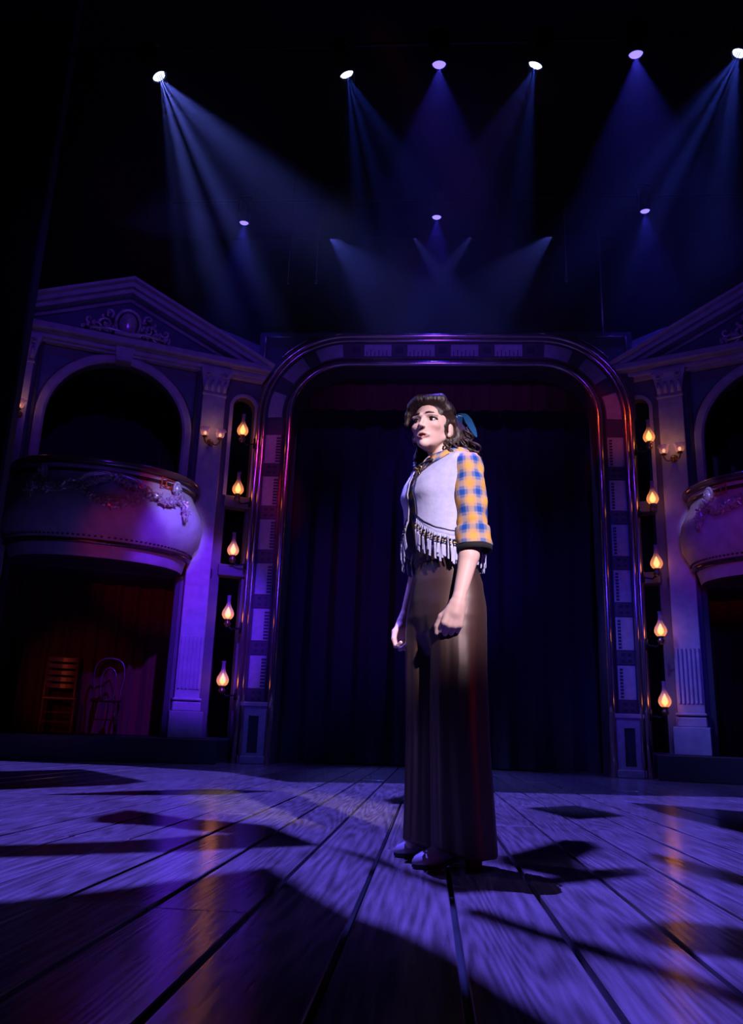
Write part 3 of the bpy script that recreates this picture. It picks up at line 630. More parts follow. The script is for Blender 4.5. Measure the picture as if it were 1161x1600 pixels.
# ------------------------------------------------------------------ chairs in the left box
def house_loc(s, u, y, z):
    O, rz = (LO, ROT) if s < 0 else (RO, -ROT); x = s * u
    return (O[0] + math.cos(rz) * x - math.sin(rz) * y, O[1] + math.sin(rz) * x + math.cos(rz) * y, z)
def ladder_chair():
    t = thing('ladder_back_chair', 'brown wooden ladder back chair under the left balcony', 'chair', house_loc(-1, 2.22, 0.55, 0.30), math.radians(25))
    q = MB(); q.box(-0.21, 0.21, -0.21, 0.20, 0.43, 0.465, 0, 0.012); q.build('seat', M['chairwood'], t)
    for sx in (-1, 1):
        q = MB(); q.tube([(sx * 0.19, -0.19, 0), (sx * 0.19, -0.185, 0.44)], [0.016, 0.02], 8); q.build('leg', M['chairwood'], t)
        q = MB(); q.tube([(sx * 0.19, 0.23, 0), (sx * 0.19, 0.19, 0.45), (sx * 0.19, 0.21, 0.75), (sx * 0.19, 0.26, 1.03)], [0.017, 0.02, 0.018, 0.014], 8); q.build('leg', M['chairwood'], t)
    for k in range(5):
        z = 0.62 + k * 0.088; y = interp(z, [0.45, 0.75, 1.03], [0.19, 0.21, 0.26])
        q = MB(); q.loft([[(x, y - 0.012 + 0.03 * (1 - (x / 0.19) ** 2) + dy, z + dz * 0.028) for dy, dz in ((0, -1), (0.012, -1), (0.012, 1), (0, 1))] for x in np.linspace(-0.19, 0.19, 7)], 0, False); q.build('slat', M['chairwood'], t)
    for z in (0.15, 0.27):
        q = MB(); q.tube([(-0.19, -0.188, z), (0.19, -0.188, z)], 0.010, 6); q.build('stretcher', M['chairwood'], t)
    for sx in (-1, 1):
        q = MB(); q.tube([(sx * 0.19, -0.188, 0.2), (sx * 0.19, 0.21, 0.2)], 0.010, 6); q.build('stretcher', M['chairwood'], t)
def bentwood_chair():
    t = thing('bentwood_chair', 'dark bentwood chair with looped back beside the ladder back chair', 'chair', house_loc(-1, 1.62, 0.55, 0.30), math.radians(20))
    q = MB(); q.lathe([(0.19, 0.43), (0.205, 0.44), (0.205, 0.46), (0.19, 0.47)], seg=24); q.build('seat', M['darkwood'], t)
    for a in (225, 315):
        a = math.radians(a); q = MB(); q.tube([(0.22 * math.cos(a), 0.22 * math.sin(a), 0), (0.16 * math.cos(a), 0.16 * math.sin(a), 0.43)], [0.013, 0.017], 8); q.build('leg', M['darkwood'], t)
    for sx in (-1, 1):
        q = MB(); q.tube([(sx * 0.17, 0.22, 0), (sx * 0.165, 0.16, 0.44)], [0.013, 0.016], 8); q.build('leg', M['darkwood'], t)
    q = MB(); q.tube(catmull([(-0.165, 0.16, 0.44), (-0.18, 0.20, 0.62), (-0.20, 0.24, 0.82), (-0.15, 0.27, 0.98), (0, 0.28, 1.03), (0.15, 0.27, 0.98), (0.20, 0.24, 0.82), (0.18, 0.20, 0.62), (0.165, 0.16, 0.44)], 6), 0.014, 8); q.build('back_hoop', M['darkwood'], t)
    q = MB(); q.tube(catmull([(-0.08, 0.17, 0.46), (-0.10, 0.21, 0.65), (-0.085, 0.245, 0.82), (0, 0.26, 0.90), (0.085, 0.245, 0.82), (0.10, 0.21, 0.65), (0.08, 0.17, 0.46)], 6), 0.011, 8); q.build('inner_loop', M['darkwood'], t)
    q = MB(); q.tube([(0.17 * math.cos(a), 0.17 * math.sin(a), 0.2) for a in np.linspace(0, 2 * PI, 21)], 0.009, 6); q.build('ring_stretcher', M['darkwood'], t)
ladder_chair(); bentwood_chair()

# ------------------------------------------------------------------ stage lights in view, with their haze
def fixture(name, loc, tgt, label, color, watts, deg, lens, r=0.075, blend=0.4, group='stage lights overhead', bars=0, hang=None):
    t = thing(name, label, 'stage light', loc, 0, group)
    d = (Vector(tgt) - Vector(loc)).normalized()
    q = MB(); q.lathe([(r * 0.6, -0.42), (r * 1.25, -0.38), (r * 1.35, -0.2), (r * 1.2, -0.08), (r * 1.3, -0.03), (r * 1.3, 0.0), (r * 1.1, 0.0), (r * 1.02, -0.03)], seg=16, axis=d); q.build('housing', M['fixture'], t)
    q = MB(); q.lathe([(r, -0.02), (r * 0.9, -0.008), (r * 0.5, 0.0), (r * 0.1, 0.003)], seg=16, axis=d); q.build('lens', lens, t)
    q = MB()
    for sx in (-1, 1): q.tube([Vector((sx * r * 1.5, 0, 0)) - d * 0.2, Vector((sx * r * 1.5, 0, 0.28)) - d * 0.2], 0.012, 6)
    q.tube([Vector((-r * 1.5, 0, 0.28)) - d * 0.2, Vector((r * 1.5, 0, 0.28)) - d * 0.2], 0.012, 6); q.tube([Vector((0, 0, 0.28)) - d * 0.2, Vector(hang) - Vector(loc)], 0.02, 6); q.build('yoke', M['fixture'], t)
    L = spot('beam_light', Vector(loc) + d * 0.012, tgt, color, watts, deg, blend, 0.006)
    if bars:                                       # slotted gobo in front of the lens breaks the beam into streaks
        e1 = d.cross(Vector((0, 1, 0))).normalized(); e2 = d.cross(e1); q = MB(); rg = random.Random(bars)
        for k in range(bars):
            a = -0.05 + 0.10 * (k + 0.5) / bars + rg.uniform(-0.006, 0.006); w_ = rg.uniform(0.0025, 0.005)
            c0 = d * 0.125 + e1 * a
            q.loft([[c0 + e2 * sg * 0.2 + e1 * w_, c0 + e2 * sg * 0.2 - e1 * w_, c0 + e2 * sg * 0.2 - e1 * w_ + d * 0.001, c0 + e2 * sg * 0.2 + e1 * w_ + d * 0.001] for sg in (-1, 1)], 0, False)
        q.build('gobo_bars', M['fixture'], t)
    return t
R1Y = 7.5
rows = [
    ((-3.18, R1Y, 7.60), (-1.35, 8.0, 4.6), 'big white stage light at the far left of the upper row', (0.13, 0.17, 1.0), 1700, 50, 'lens'),
    ((-1.02, R1Y, 7.56), (0.0, 8.3, 4.8), 'white stage light second from left in the upper row', (0.05, 0.10, 1.0), 330, 46, 'lens'),
    ((0.01, R1Y, 7.66), (0.01, 8.0, 4.0), 'small violet stage light third from left in the upper row', (0.06, 0.05, 1.0), 280, 52, 'lens_violet'),
    ((1.07, R1Y, 7.62), (0.05, 8.3, 4.8), 'white stage light fourth from left in the upper row', (0.05, 0.10, 1.0), 330, 46, 'lens'),
    ((2.17, R1Y, 7.73), (2.25, 8.0, 4.0), 'violet stage light second from right in the upper row', (0.06, 0.05, 1.0), 360, 54, 'lens_violet'),
    ((3.27, R1Y, 7.71), (2.0, 8.0, 4.8), 'white stage light at the right picture edge in the upper row', (0.06, 0.10, 1.0), 620, 50, 'lens'),
]
for loc, tgt, lab, colr, wt, dg, ln in rows: fixture('stage_light', loc, tgt, lab, colr, wt, dg, M[ln], bars=5 if ln == 'lens' else 0, hang=(loc[0], R1Y + 0.15, 8.12))
for x, lab in ((-3.01, 'small violet stage light at left of the lower row'), (0.01, 'small violet stage light in the middle of the lower row'), (3.17, 'small violet stage light at right of the lower row')):
    z = 8.11 + (x + 3) * 0.02; fixture('stage_light', (x, 11.0, z), (x * 1.02, 11.2, 5), lab, (0.04, 0.03, 1.0), 260, 46, M['lens_violet'], 0.07, hang=(x, 11.15, 8.62))
for x, tx, wt, dg, lab in ((-1.95, -0.35, 560, 46, 'stage light behind the black border at left'), (-0.45, 0.75, 420, 24, 'stage light behind the black border left of centre'), (0.68, -0.52, 420, 24, 'stage light behind the black border right of centre'), (2.10, 0.5, 430, 44, 'stage light behind the black border at right')):
    fixture('stage_light', (x, 12.80, 9.12), (tx, 12.95, 7.4), lab, (0.11, 0.13, 1.0), wt, dg, M['lens'], 0.07, hang=(x, 12.95, 9.55))
for y, z, lab in ((R1Y + 0.15, 8.12, 'long black batten carrying the upper row of lights'), (11.15, 8.62, 'long black batten carrying the lower row of lights'), (12.95, 9.55, 'black batten hidden behind the border')):
    q = MB(); q.tube([(-6.5, y, z), (6.5, y, z)], 0.025, 8); bt = tag(q.build('lighting_batten', M['fixture']), lab, 'batten', 'lighting battens')
    for x in (-6.0, -2.0, 2.0, 6.0): q = MB(); q.tube([(x, y, z), (x, y, 11.62)], 0.006, 6); q.build('hanger_wire', M['fixture'], bt)
for k, (x, z0, z1, lab) in enumerate(((-2.34, 7.3, 11.6, 'thin hanging cable furthest left above the portal'), (-1.89, 7.3, 11.6, 'thin hanging cable second from left above the portal'), (2.04, 7.3, 11.6, 'thin hanging cable second from right above the portal'), (2.56, 6.33, 11.6, 'bright hanging cable at the right end of the portal top'))):
    q = MB(); q.tube([(x, 11.45, z0), (x, 11.45, z1)], 0.008 if k < 3 else 0.012, 6); q.lathe([(0.02, 0), (0.03, 0.02), (0.03, 0.08), (0.012, 0.11)], (x, 11.45, z0), 8)
    tag(q.build('hanging_cable', M['cable']), lab, 'cable', 'hanging cables')
hz = bpy.data.materials.new('stage_haze'); hz.use_nodes = True; nt = hz.node_tree; nt.nodes.remove(nt.nodes['Principled BSDF'])
vs = nt.nodes.new('ShaderNodeVolumeScatter'); vs.inputs['Color'].default_value = (1, 1, 1, 1); vs.inputs['Density'].default_value = 0.012; vs.inputs['Anisotropy'].default_value = 0.3
nt.links.new(vs.outputs[0], nt.nodes['Material Output'].inputs['Volume'])
q = MB(); q.box(-6.5, 6.5, 6.4, 15.0, 4.9, 11.0); tag(q.build('haze', hz), 'thin smoky haze showing the light beams above the stage', 'haze', None, 'stuff')

#GOBO#
#WOMAN#
# ================================================================== GOBO PROJECTOR (hung overhead, out of frame)
SHAPES = {
    'pool': [(-5.89, 8.19), (-4.78, 9.25), (-3.29, 9.20), (-2.10, 8.73), (-1.20, 7.34), (-0.17, 7.90), (0.58, 7.07), (1.78, 7.39), (2.74, 7.72), (3.88, 7.46), (0.67, 1.36), (0.42, 1.28), (0.25, 1.29), (0.21, 1.39), (0.14, 1.54), (0.07, 1.72), (-0.03, 1.90), (-0.16, 2.06), (-0.30, 2.33), (-0.49, 2.74), (-0.66, 2.46), (-0.84, 2.21), (-0.99, 2.02), (-1.22, 1.79)],
    'b': [(-1.54, 3.91), (-1.53, 4.34), (-1.10, 4.01), (-0.72, 3.91), (-0.40, 3.30), (-0.45, 3.25), (-0.72, 3.06), (-0.88, 2.92), (-1.33, 2.66), (-1.63, 2.49), (-1.79, 2.73), (-1.47, 2.92), (-1.06, 3.22), (-0.89, 3.44), (-0.78, 3.52), (-0.97, 3.57), (-1.15, 3.68), (-1.46, 3.71)],
    'c': [(-0.41, 3.34), (-0.18, 2.91), (-0.05, 2.63), (0.07, 2.41), (0.24, 2.52), (0.71, 2.92), (0.73, 3.09), (0.54, 2.99), (0.36, 2.77), (0.09, 2.55), (-0.01, 2.69), (-0.15, 2.99)],
    'bl': [(0.25, 3.20), (0.41, 3.49), (0.57, 3.83), (0.70, 3.82), (0.70, 3.59), (0.54, 3.21), (0.53, 3.00), (0.41, 2.79), (0.28, 2.95), (0.24, 3.05)],
    'd': [(0.09, 2.21), (0.14, 2.24), (0.28, 2.01), (0.36, 1.92), (0.55, 1.63), (0.64, 1.50), (0.59, 1.39), (0.51, 1.51), (0.42, 1.67), (0.30, 1.85), (0.21, 1.97), (0.08, 2.17)],
    'e': [(0.44, 2.08), (0.60, 2.22), (0.74, 2.15), (0.91, 2.10), (0.75, 1.73), (0.63, 1.84), (0.52, 1.89), (0.46, 1.96)],
    'f': [(1.46, 6.43), (1.67, 6.36), (2.12, 5.99), (2.53, 5.63), (1.71, 3.84), (1.57, 4.46), (1.51, 5.10), (1.46, 5.58)],
    'g': [(-4.72, 6.59), (-3.75, 7.28), (-3.38, 8.13), (-3.06, 7.80), (-2.22, 6.67), (-2.23, 6.20), (-2.47, 5.70), (-2.69, 5.27), (-3.24, 4.56)],
    'h': [(-2.32, 5.01), (-1.98, 5.59), (-1.55, 6.09), (-1.10, 6.16), (-1.34, 5.60), (-1.85, 5.23)],
    'i': [(-0.29, 5.72), (-0.09, 6.65), (0.06, 6.58), (0.05, 5.46), (-0.23, 5.41)],
    'j': [(-0.11, 4.13), (-0.02, 4.11), (0.03, 3.79), (-0.07, 3.68)],
    'k': [(0.62, 5.55), (1.01, 5.96), (1.18, 5.23), (0.82, 4.87)],
    'n': [(0.84, 3.54), (0.97, 3.32), (1.05, 3.00), (1.23, 2.79), (1.13, 2.56), (0.96, 2.77), (0.86, 3.08)],
}
def gobo():
    zp = 8.35; k = (WASH_POS.z - zp) / WASH_POS.z
    to = lambda P: (WASH_POS.x + (P[0] - WASH_POS.x) * k, WASH_POS.y + (P[1] - WASH_POS.y) * k)
    t = thing('gobo_projector', 'black pattern projector hung high above the stage', 'stage light', (WASH_POS.x, WASH_POS.y, zp))
    def plate(outer, holes):
        q = MB(); q.holed([(a - WASH_POS.x, c - WASH_POS.y) for a, c in outer], [[(a - WASH_POS.x, c - WASH_POS.y) for a, c in h] for h in holes], 0, 0.001)
        q.v = [(x, z, y) for x, y, z in q.v]; return q
    R = 0.95
    fr = [(WASH_POS.x + a, WASH_POS.y + c) for a, c in ((-R, -R), (R, -R), (R, R), (-R, R))]
    plate(fr, [[to(p) for p in SHAPES['pool']]]).build('gobo_frame', M['fixture'], t)
    for n, P in SHAPES.items():
        if n != 'pool': plate([to(p) for p in P], []).build('gobo_blade', M['fixture'], t)
    q = MB(); q.lathe([(0.05, 0.95), (0.16, 0.9), (0.18, 0.75), (0.14, 0.68)], seg=16); q.tube([(0, 0, 0.9), (0, 0, 3.2)], 0.02, 6); q.build('housing', M['fixture'], t)
    q = MB()
    for a, c in ((-R, -R), (R, -R), (R, R), (-R, R)): q.tube([(a, c, 0), (a * 0.15, c * 0.15, 0.85)], 0.006, 4)
    q.build('frame_arms', M['fixture'], t)
gobo()

# ================================================================== THE PERFORMER
# ---- signed distance modelling on a grid, meshed with surface nets
class Grid:
    def __init__(s, lo, hi, h, big=0.06):
        s.lo = np.array(lo, float); s.h = h; s.n = np.ceil((np.array(hi) - s.lo) / h).astype(int) + 1
        s.D = np.full(s.n, big, np.float32)
    def win(s, lo, hi, mg):
        a = np.clip(np.floor((np.array(lo) - mg - s.lo) / s.h).astype(int), 0, s.n); c = np.clip(np.ceil((np.array(hi) + mg - s.lo) / s.h).astype(int) + 1, 0, s.n)
        sl = tuple(slice(i, j) for i, j in zip(a, c))
        ax = [(s.lo[k] + s.h * np.arange(a[k], c[k])).astype(np.float32) for k in range(3)]
        return sl, np.meshgrid(*ax, indexing='ij', sparse=True)
    def merge(s, sl, d, k, sub=False):
        D = s.D[sl]
        if sub: d = -d; hh = np.clip(0.5 - 0.5 * (D - d) / k, 0, 1); s.D[sl] = D + (d - D) * hh + k * hh * (1 - hh)   # smooth max
        else: hh = np.clip(0.5 + 0.5 * (D - d) / k, 0, 1); s.D[sl] = D + (d - D) * hh - k * hh * (1 - hh)
    def cone(s, a, c, ra, rc, k=0.01, sub=False):
        a, c = np.array(a, float), np.array(c, float); r = max(ra, rc)
        sl, (X, Y, Z) = s.win(np.minimum(a, c) - r, np.maximum(a, c) + r, k + 0.03)
        v = c - a; L = max(v @ v, 1e-9)
        t = np.clip(((X - a[0]) * v[0] + (Y - a[1]) * v[1] + (Z - a[2]) * v[2]) / L, 0, 1)
        d = np.sqrt((X - a[0] - t * v[0]) ** 2 + (Y - a[1] - t * v[1]) ** 2 + (Z - a[2] - t * v[2]) ** 2) - (ra + (rc - ra) * t)
        s.merge(sl, d, k, sub)
    def ell(s, c, r, k=0.01, rot=None, sub=False):
        c = np.array(c, float); r = np.array(r, float); m = r.max(); rot = np.eye(3) if rot is None else rot
        sl, (X, Y, Z) = s.win(c - m, c + m, k + 0.03)
        p = [(X - c[0]) * rot[0, i] + (Y - c[1]) * rot[1, i] + (Z - c[2]) * rot[2, i] for i in range(3)]
        k0 = np.sqrt(sum((p[i] / r[i]) ** 2 for i in range(3))); k1 = np.sqrt(sum((p[i] / r[i] ** 2) ** 2 for i in range(3))) + 1e-6
        s.merge(sl, k0 * (k0 - 1) / k1, k, sub)
    def mesh(s, name, mats, smooth_it=1):
        D, h = s.D, s.h; S = D < 0
        c8 = [S[i:S.shape[0] - 1 + i, j:S.shape[1] - 1 + j, k:S.shape[2] - 1 + k] for i in (0, 1) for j in (0, 1) for k in (0, 1)]
        an = c8[0].copy(); al = c8[0].copy()
        for c in c8[1:]: an |= c; al &= c
        I = np.argwhere(an & ~al); del an, al
        idx = np.full(tuple(np.array(D.shape) - 1), -1, np.int32); idx[tuple(I.T)] = np.arange(len(I))
        acc = np.zeros((len(I), 3)); cnt = np.zeros(len(I))
        offs = [(i, j, k) for i in (0, 1) for j in (0, 1) for k in (0, 1)]
        for a in offs:
            for ax in range(3):
                if a[ax]: continue
                c = list(a); c[ax] = 1
                da = D[tuple((I + a).T)]; dc = D[tuple((I + c).T)]; m = (da < 0) != (dc < 0)
                t = np.where(m, da / np.where(m, da - dc, 1), 0); p = np.array(a, float)[None].repeat(len(I), 0); p[:, ax] += t
                acc += p * m[:, None]; cnt += m
        V = (I + acc / cnt[:, None]) * h + s.lo
        F = []
        for ax in range(3):
            b1, b2 = (ax + 1) % 3, (ax + 2) % 3
            A = np.take(S, range(S.shape[ax] - 1), ax); Bq = np.take(S, range(1, S.shape[ax]), ax)
            E = np.argwhere(A != Bq); E = E[(E[:, b1] > 0) & (E[:, b2] > 0) & (E[:, b1] < S.shape[b1] - 1) & (E[:, b2] < S.shape[b2] - 1)]
            ins = S[tuple(E.T)]; u = np.zeros(3, int); u[b1] = 1; v = np.zeros(3, int); v[b2] = 1
            q = np.stack([idx[tuple((E - u - v).T)], idx[tuple((E - v).T)], idx[tuple(E.T)], idx[tuple((E - u).T)]], 1)
            q[~ins] = q[~ins][:, ::-1]; F.append(q)
        F = np.concatenate(F); F = F[(F >= 0).all(1)]
        for _ in range(smooth_it):                     # light relaxation of stair steps
            s_ = np.zeros_like(V); n_ = np.zeros(len(V))
            for a, c in ((0, 1), (1, 2), (2, 3), (3, 0)):
                np.add.at(s_, F[:, a], V[F[:, c]]); np.add.at(n_, F[:, a], 1); np.add.at(s_, F[:, c], V[F[:, a]]); np.add.at(n_, F[:, c], 1)
            V = V * 0.5 + 0.5 * s_ / np.maximum(n_, 1)[:, None]
        me = bpy.data.meshes.new(name); me.vertices.add(len(V)); me.vertices.foreach_set('co', V.astype(np.float32).ravel())
        me.loops.add(F.size); me.loops.foreach_set('vertex_index', F.astype(np.int32).ravel())
        me.polygons.add(len(F)); me.polygons.foreach_set('loop_start', np.arange(0, F.size, 4, dtype=np.int32))
        me.polygons.foreach_set('use_smooth', np.ones(len(F), bool)); me.update(calc_edges=True); me.validate()
        for m in (mats if isinstance(mats, (list, tuple)) else [mats]): me.materials.append(m)
        return me, V
def set_colors(me, C):
    at = me.color_attributes.new('tint', 'FLOAT_COLOR', 'POINT'); at.data.foreach_set('color', np.concatenate([C, np.ones((len(C), 1))], 1).astype(np.float32).ravel())

skin = mat('skin', (0.62, 0.36, 0.27), 0.52, spec=0.3)
nt = skin.node_tree; ca = nt.nodes.new('ShaderNodeVertexColor'); ca.layer_name = 'tint'; nt.links.new(ca.outputs[0], nt.nodes['Principled BSDF'].inputs['Base Color'])
nt.nodes['Principled BSDF'].inputs['Subsurface Weight'].default_value = 0.0
W = dict(
    hair=mat('dark_brown_hair', (0.014, 0.006, 0.005), 0.40, noise=(0.030, 0.013, 0.010), bump=0.35, nscale=220, stretch=(1, 1, 0.12)),
    suede=mat('lavender_suede', (0.42, 0.42, 0.62), 0.75, noise=(0.36, 0.36, 0.55), bump=0.10, nscale=45, sheen=0.2),
    stitch=mat('dark_piping', (0.02, 0.02, 0.04), 0.7),
    bead=mat('gold_beads', (0.50, 0.34, 0.12), 0.3, 0.6),
    satin=mat('brown_satin', (0.034, 0.012, 0.010), 0.48, noise=(0.028, 0.010, 0.008), nscale=4, spec=1.0, sheen=0.04, stretch=(1, 1, 0.2)),
    leather=mat('lavender_grey_leather', (0.40, 0.34, 0.40), 0.30),
    sole=mat('dark_sole', (0.015, 0.012, 0.012), 0.5),
    lining=mat('black_lining', (0.004, 0.003, 0.004), 0.9),
    plaid=plaid_mat('yellow_blue_plaid'),
    ribbon=mat('blue_satin_ribbon', (0.014, 0.085, 0.25), 0.3, sheen=0.1),
    gold=mat('gold_brooch', (0.85, 0.60, 0.22), 0.25, 0.9),
    eye=mat('eye_white', (0.34, 0.30, 0.30), 0.15), iris=mat('dark_iris', (0.02, 0.010, 0.006), 0.1), lash=mat('black_lash', (0.006, 0.004, 0.004), 0.5),
    brow=mat('brown_brow', (0.035, 0.016, 0.012), 0.6), teeth=mat('teeth', (0.6, 0.56, 0.52), 0.3),
)
W['satin'].node_tree.nodes['Principled BSDF'].inputs['IOR'].default_value = 1.62
W['satin'].node_tree.nodes['Principled BSDF'].inputs['Specular Tint'].default_value = (1.0, 0.80, 0.74, 1)
per = thing('person', 'woman in fringed lavender vest, plaid shirt and wide brown trousers', 'person', (0.048, 2.97, 0), math.radians(-58))
HEAD = np.array((-0.015, -0.054, 1.558)); HY = math.radians(34)
HR = np.array(((math.cos(HY), -math.sin(HY), 0), (math.sin(HY), math.cos(HY), 0), (0, 0, 1)))
HP = math.radians(-3)                                   # chin a little up
HR = HR @ np.array(((1, 0, 0), (0, math.cos(HP), -math.sin(HP)), (0, math.sin(HP), math.cos(HP))))
def hd(p): return tuple(HEAD + HR @ np.array(p, float))
def hand_prims(sd, wrist, d, back, curl, g):
    """sd=+1 left hand. d: wrist->knuckles; back: normal of the back of the hand; thumb side = forward"""
    W_ = np.array(wrist, float); d = np.array(d, float); d /= np.linalg.norm(d); bk = np.array(back, float); bk -= d * (bk @ d); bk /= np.linalg.norm(bk)
    th = np.cross(bk, d) * sd
    if th[1] > 0: th = -th                               # thumb towards the front (-y)
    lens = ((0.028, 0.074, 0.040, 0.026, 0.020), (0.009, 0.078, 0.045, 0.029, 0.021), (-0.010, 0.074, 0.041, 0.027, 0.021), (-0.027, 0.066, 0.033, 0.021, 0.018))
    for i, (o_, L, p1, p2, p3) in enumerate(lens):
        base = W_ + th * o_ * 0.55; kn = W_ + d * L + th * o_ - bk * abs(o_) * 0.10
        g.cone(base, kn, 0.0145, 0.0105, 0.010)
        a1, a2, a3 = (math.radians(c) * (1 + 0.05 * (i - 1)) for c in curl)
        sp = th * (0.10 * (1.5 - i)) * 0.3
        def dr(a): v = d * math.cos(a) - bk * math.sin(a) + sp * max(0, math.cos(a)); return v / np.linalg.norm(v)
        j1 = kn + dr(a1) * p1; j2 = j1 + dr(a1 + a2) * p2; j3 = j2 + dr(a1 + a2 + a3) * p3
        g.cone(kn, j1, 0.0100, 0.0088, 0.0035); g.cone(j1, j2, 0.0088, 0.0080, 0.003); g.cone(j2, j3, 0.0078, 0.0066, 0.003)
    t0 = W_ + d * 0.022 + th * 0.018 - bk * 0.006; t1 = W_ + d * 0.052 + th * 0.040 - bk * 0.020; t2 = t1 + d * 0.032 + th * 0.004 - bk * 0.014; t3 = t2 + d * 0.022 - th * 0.006 - bk * 0.008
    g.cone(t0, t1, 0.0145, 0.0115, 0.010); g.cone(t1, t2, 0.0110, 0.0098, 0.004); g.cone(t2, t3, 0.0096, 0.0075, 0.003)
    g.cone(W_ - d * 0.02, W_ + d * 0.03, 0.0215, 0.021, 0.012)
SH_L, EL_L, WR_L = (0.150, 0.002, 1.378), (0.172, 0.010, 1.092), (0.188, -0.066, 0.845)
SH_R, EL_R, WR_R = (-0.160, 0.012, 1.375), (-0.195, 0.030, 1.085), (-0.215, -0.040, 0.828)
def build_body():
    g = Grid((-0.275, -0.215, 0.03), (0.255, 0.155, 1.69), 0.0026)
    # head
    H = lambda a, c, ra, rc, k=0.01, sub=False: g.cone(hd(a), hd(c), ra, rc, k, sub)
    E_ = lambda c, r, k=0.01, sub=False: g.ell(hd(c), r, k, HR, sub)
    E_((0, 0.018, 0.030), (0.069, 0.090, 0.080), 0.01); E_((0, -0.020, -0.030), (0.0525, 0.064, 0.074), 0.022)
    for s_ in (-1, 1):
        H((s_ * 0.044, 0.008, -0.048), (s_ * 0.009, -0.062, -0.094), 0.013, 0.010, 0.014)
        E_((s_ * 0.036, -0.056, -0.022), (0.019, 0.019, 0.014), 0.018)
        H((s_ * 0.014, -0.076, 0.022), (s_ * 0.045, -0.062, 0.019), 0.008, 0.008, 0.012)
        E_((s_ * 0.072, 0.020, -0.012), (0.008, 0.019, 0.030), 0.006); E_((s_ * 0.070, 0.010, -0.040), (0.007, 0.009, 0.010), 0.004)
    H((0, -0.070, -0.094), (0, -0.066, -0.088), 0.0125, 0.014, 0.016)
    for s_ in (-1, 1): E_((s_ * 0.032, -0.092, 0.0), (0.019, 0.018, 0.0105), 0.010, True)
    for s_ in (-1, 1):                                   # upper and lower lids over the eyeball
        up = [(s_ * (0.032 + 0.0175 * math.cos(t)), -0.0725 + 0.012 * math.cos(t) ** 2 + 0.007 * max(0, math.cos(t)), 0.0015 + 0.0092 * math.sin(t)) for t in np.linspace(0, PI, 6)]
        dn = [(s_ * (0.032 + 0.0165 * math.cos(t)), -0.0690 + 0.011 * math.cos(t) ** 2 + 0.007 * max(0, math.cos(t)), -0.001 - 0.0085 * math.sin(t)) for t in np.linspace(0, PI, 6)]
        for p_, r_ in ((up, 0.0032), (dn, 0.0028)):
            for k in range(5): H(p_[k], p_[k + 1], r_, r_, 0.004)
    H((0, -0.079, 0.010), (0, -0.0965, -0.027), 0.0060, 0.0072, 0.010); E_((0, -0.0985, -0.030), (0.0085, 0.0080, 0.0070), 0.006)
    for s_ in (-1, 1): E_((s_ * 0.0100, -0.0910, -0.0335), (0.0062, 0.0080, 0.0055), 0.004)
    for s_ in (-1, 1):
        E_((s_ * 0.0055, -0.0945, -0.0400), (0.0032, 0.0045, 0.0028), 0.002, True)
        H((s_ * 0.0245, -0.0715, -0.0618), (s_ * 0.004, -0.0835, -0.0575), 0.0028, 0.0046, 0.004); H((s_ * 0.0225, -0.0715, -0.0645), (0, -0.0820, -0.0745), 0.0028, 0.0056, 0.004)
    E_((0, -0.086, -0.0662), (0.0170, 0.012, 0.0036), 0.002, True)
    # neck, trunk
    g.cone(hd((0, 0.036, -0.05)), (0, 0.012, 1.40), 0.041, 0.044, 0.010); g.cone((0, 0.018, 1.40), (0, 0.015, 1.36), 0.050, 0.06, 0.03)
    for s_ in (-1, 1): g.cone((s_ * 0.03, 0.018, 1.40), (s_ * 0.15, 0.014, 1.365), 0.034, 0.035, 0.03);
    g.ell((0, 0.010, 1.26), (0.125, 0.085, 0.13), 0.04); g.ell((0, 0.01, 1.10), (0.105, 0.075, 0.12), 0.04); g.ell((0, 0.01, 0.93), (0.12, 0.085, 0.12), 0.04)
    for s_ in (-1, 1):
        g.cone((s_ * 0.075, 0.01, 0.88), (s_ * 0.095, 0.0, 0.48), 0.070, 0.045, 0.03); g.cone((s_ * 0.095, 0.0, 0.48), (s_ * 0.10, 0.03, 0.09), 0.045, 0.028, 0.02)
        g.cone((s_ * 0.10, 0.03, 0.085), (s_ * 0.10, -0.06, 0.055), 0.026, 0.020, 0.02)
    for S_, EL, WR in ((SH_L, EL_L, WR_L), (SH_R, EL_R, WR_R)):
        g.cone(S_, EL, 0.034, 0.034, 0.02); m = [lerp(EL[i], WR[i], 0.28) for i in range(3)]
        g.cone(EL, m, 0.033, 0.0345, 0.015); g.cone(m, WR, 0.0345, 0.0205, 0.012)
    hand_prims(1, WR_L, (-0.02, -0.28, -0.96), (0.92, -0.38, 0.1), (62, 82, 45), g)
    hand_prims(-1, WR_R, (0.05, -0.20, -0.98), (-0.97, 0.1, 0.05), (40, 50, 30), g)
    me, V = g.mesh('body', skin, 1)
    # make-up and skin tint
    P = (V - HEAD) @ HR; C = np.tile(np.array((0.60, 0.395, 0.335)), (len(V), 1))
    def blot(c, r, col, amt):
        k = np.clip(1.4 - np.sqrt((((P - c) / r) ** 2).sum(1)) * 1.4, 0, 1) ** 0.8 * amt
        C[:] = C * (1 - k[:, None]) + np.array(col) * k[:, None]
    for s_ in (-1, 1):
        blot((s_ * 0.045, -0.06, -0.030), (0.026, 0.03, 0.022), (0.66, 0.27, 0.24), 0.28)
        blot((s_ * 0.034, -0.080, 0.006), (0.025, 0.035, 0.016), (0.13, 0.055, 0.055), 1.0)
    head = (P[:, 1] < -0.064) & (np.abs(P[:, 0]) < 0.025) & (P[:, 2] > -0.083) & (P[:, 2] < -0.050)
    k = np.clip(1.5 - np.sqrt((P[:, 0] / 0.026) ** 2 + ((P[:, 2] + 0.0665) / 0.0135) ** 2) * 1.4, 0, 1) * head
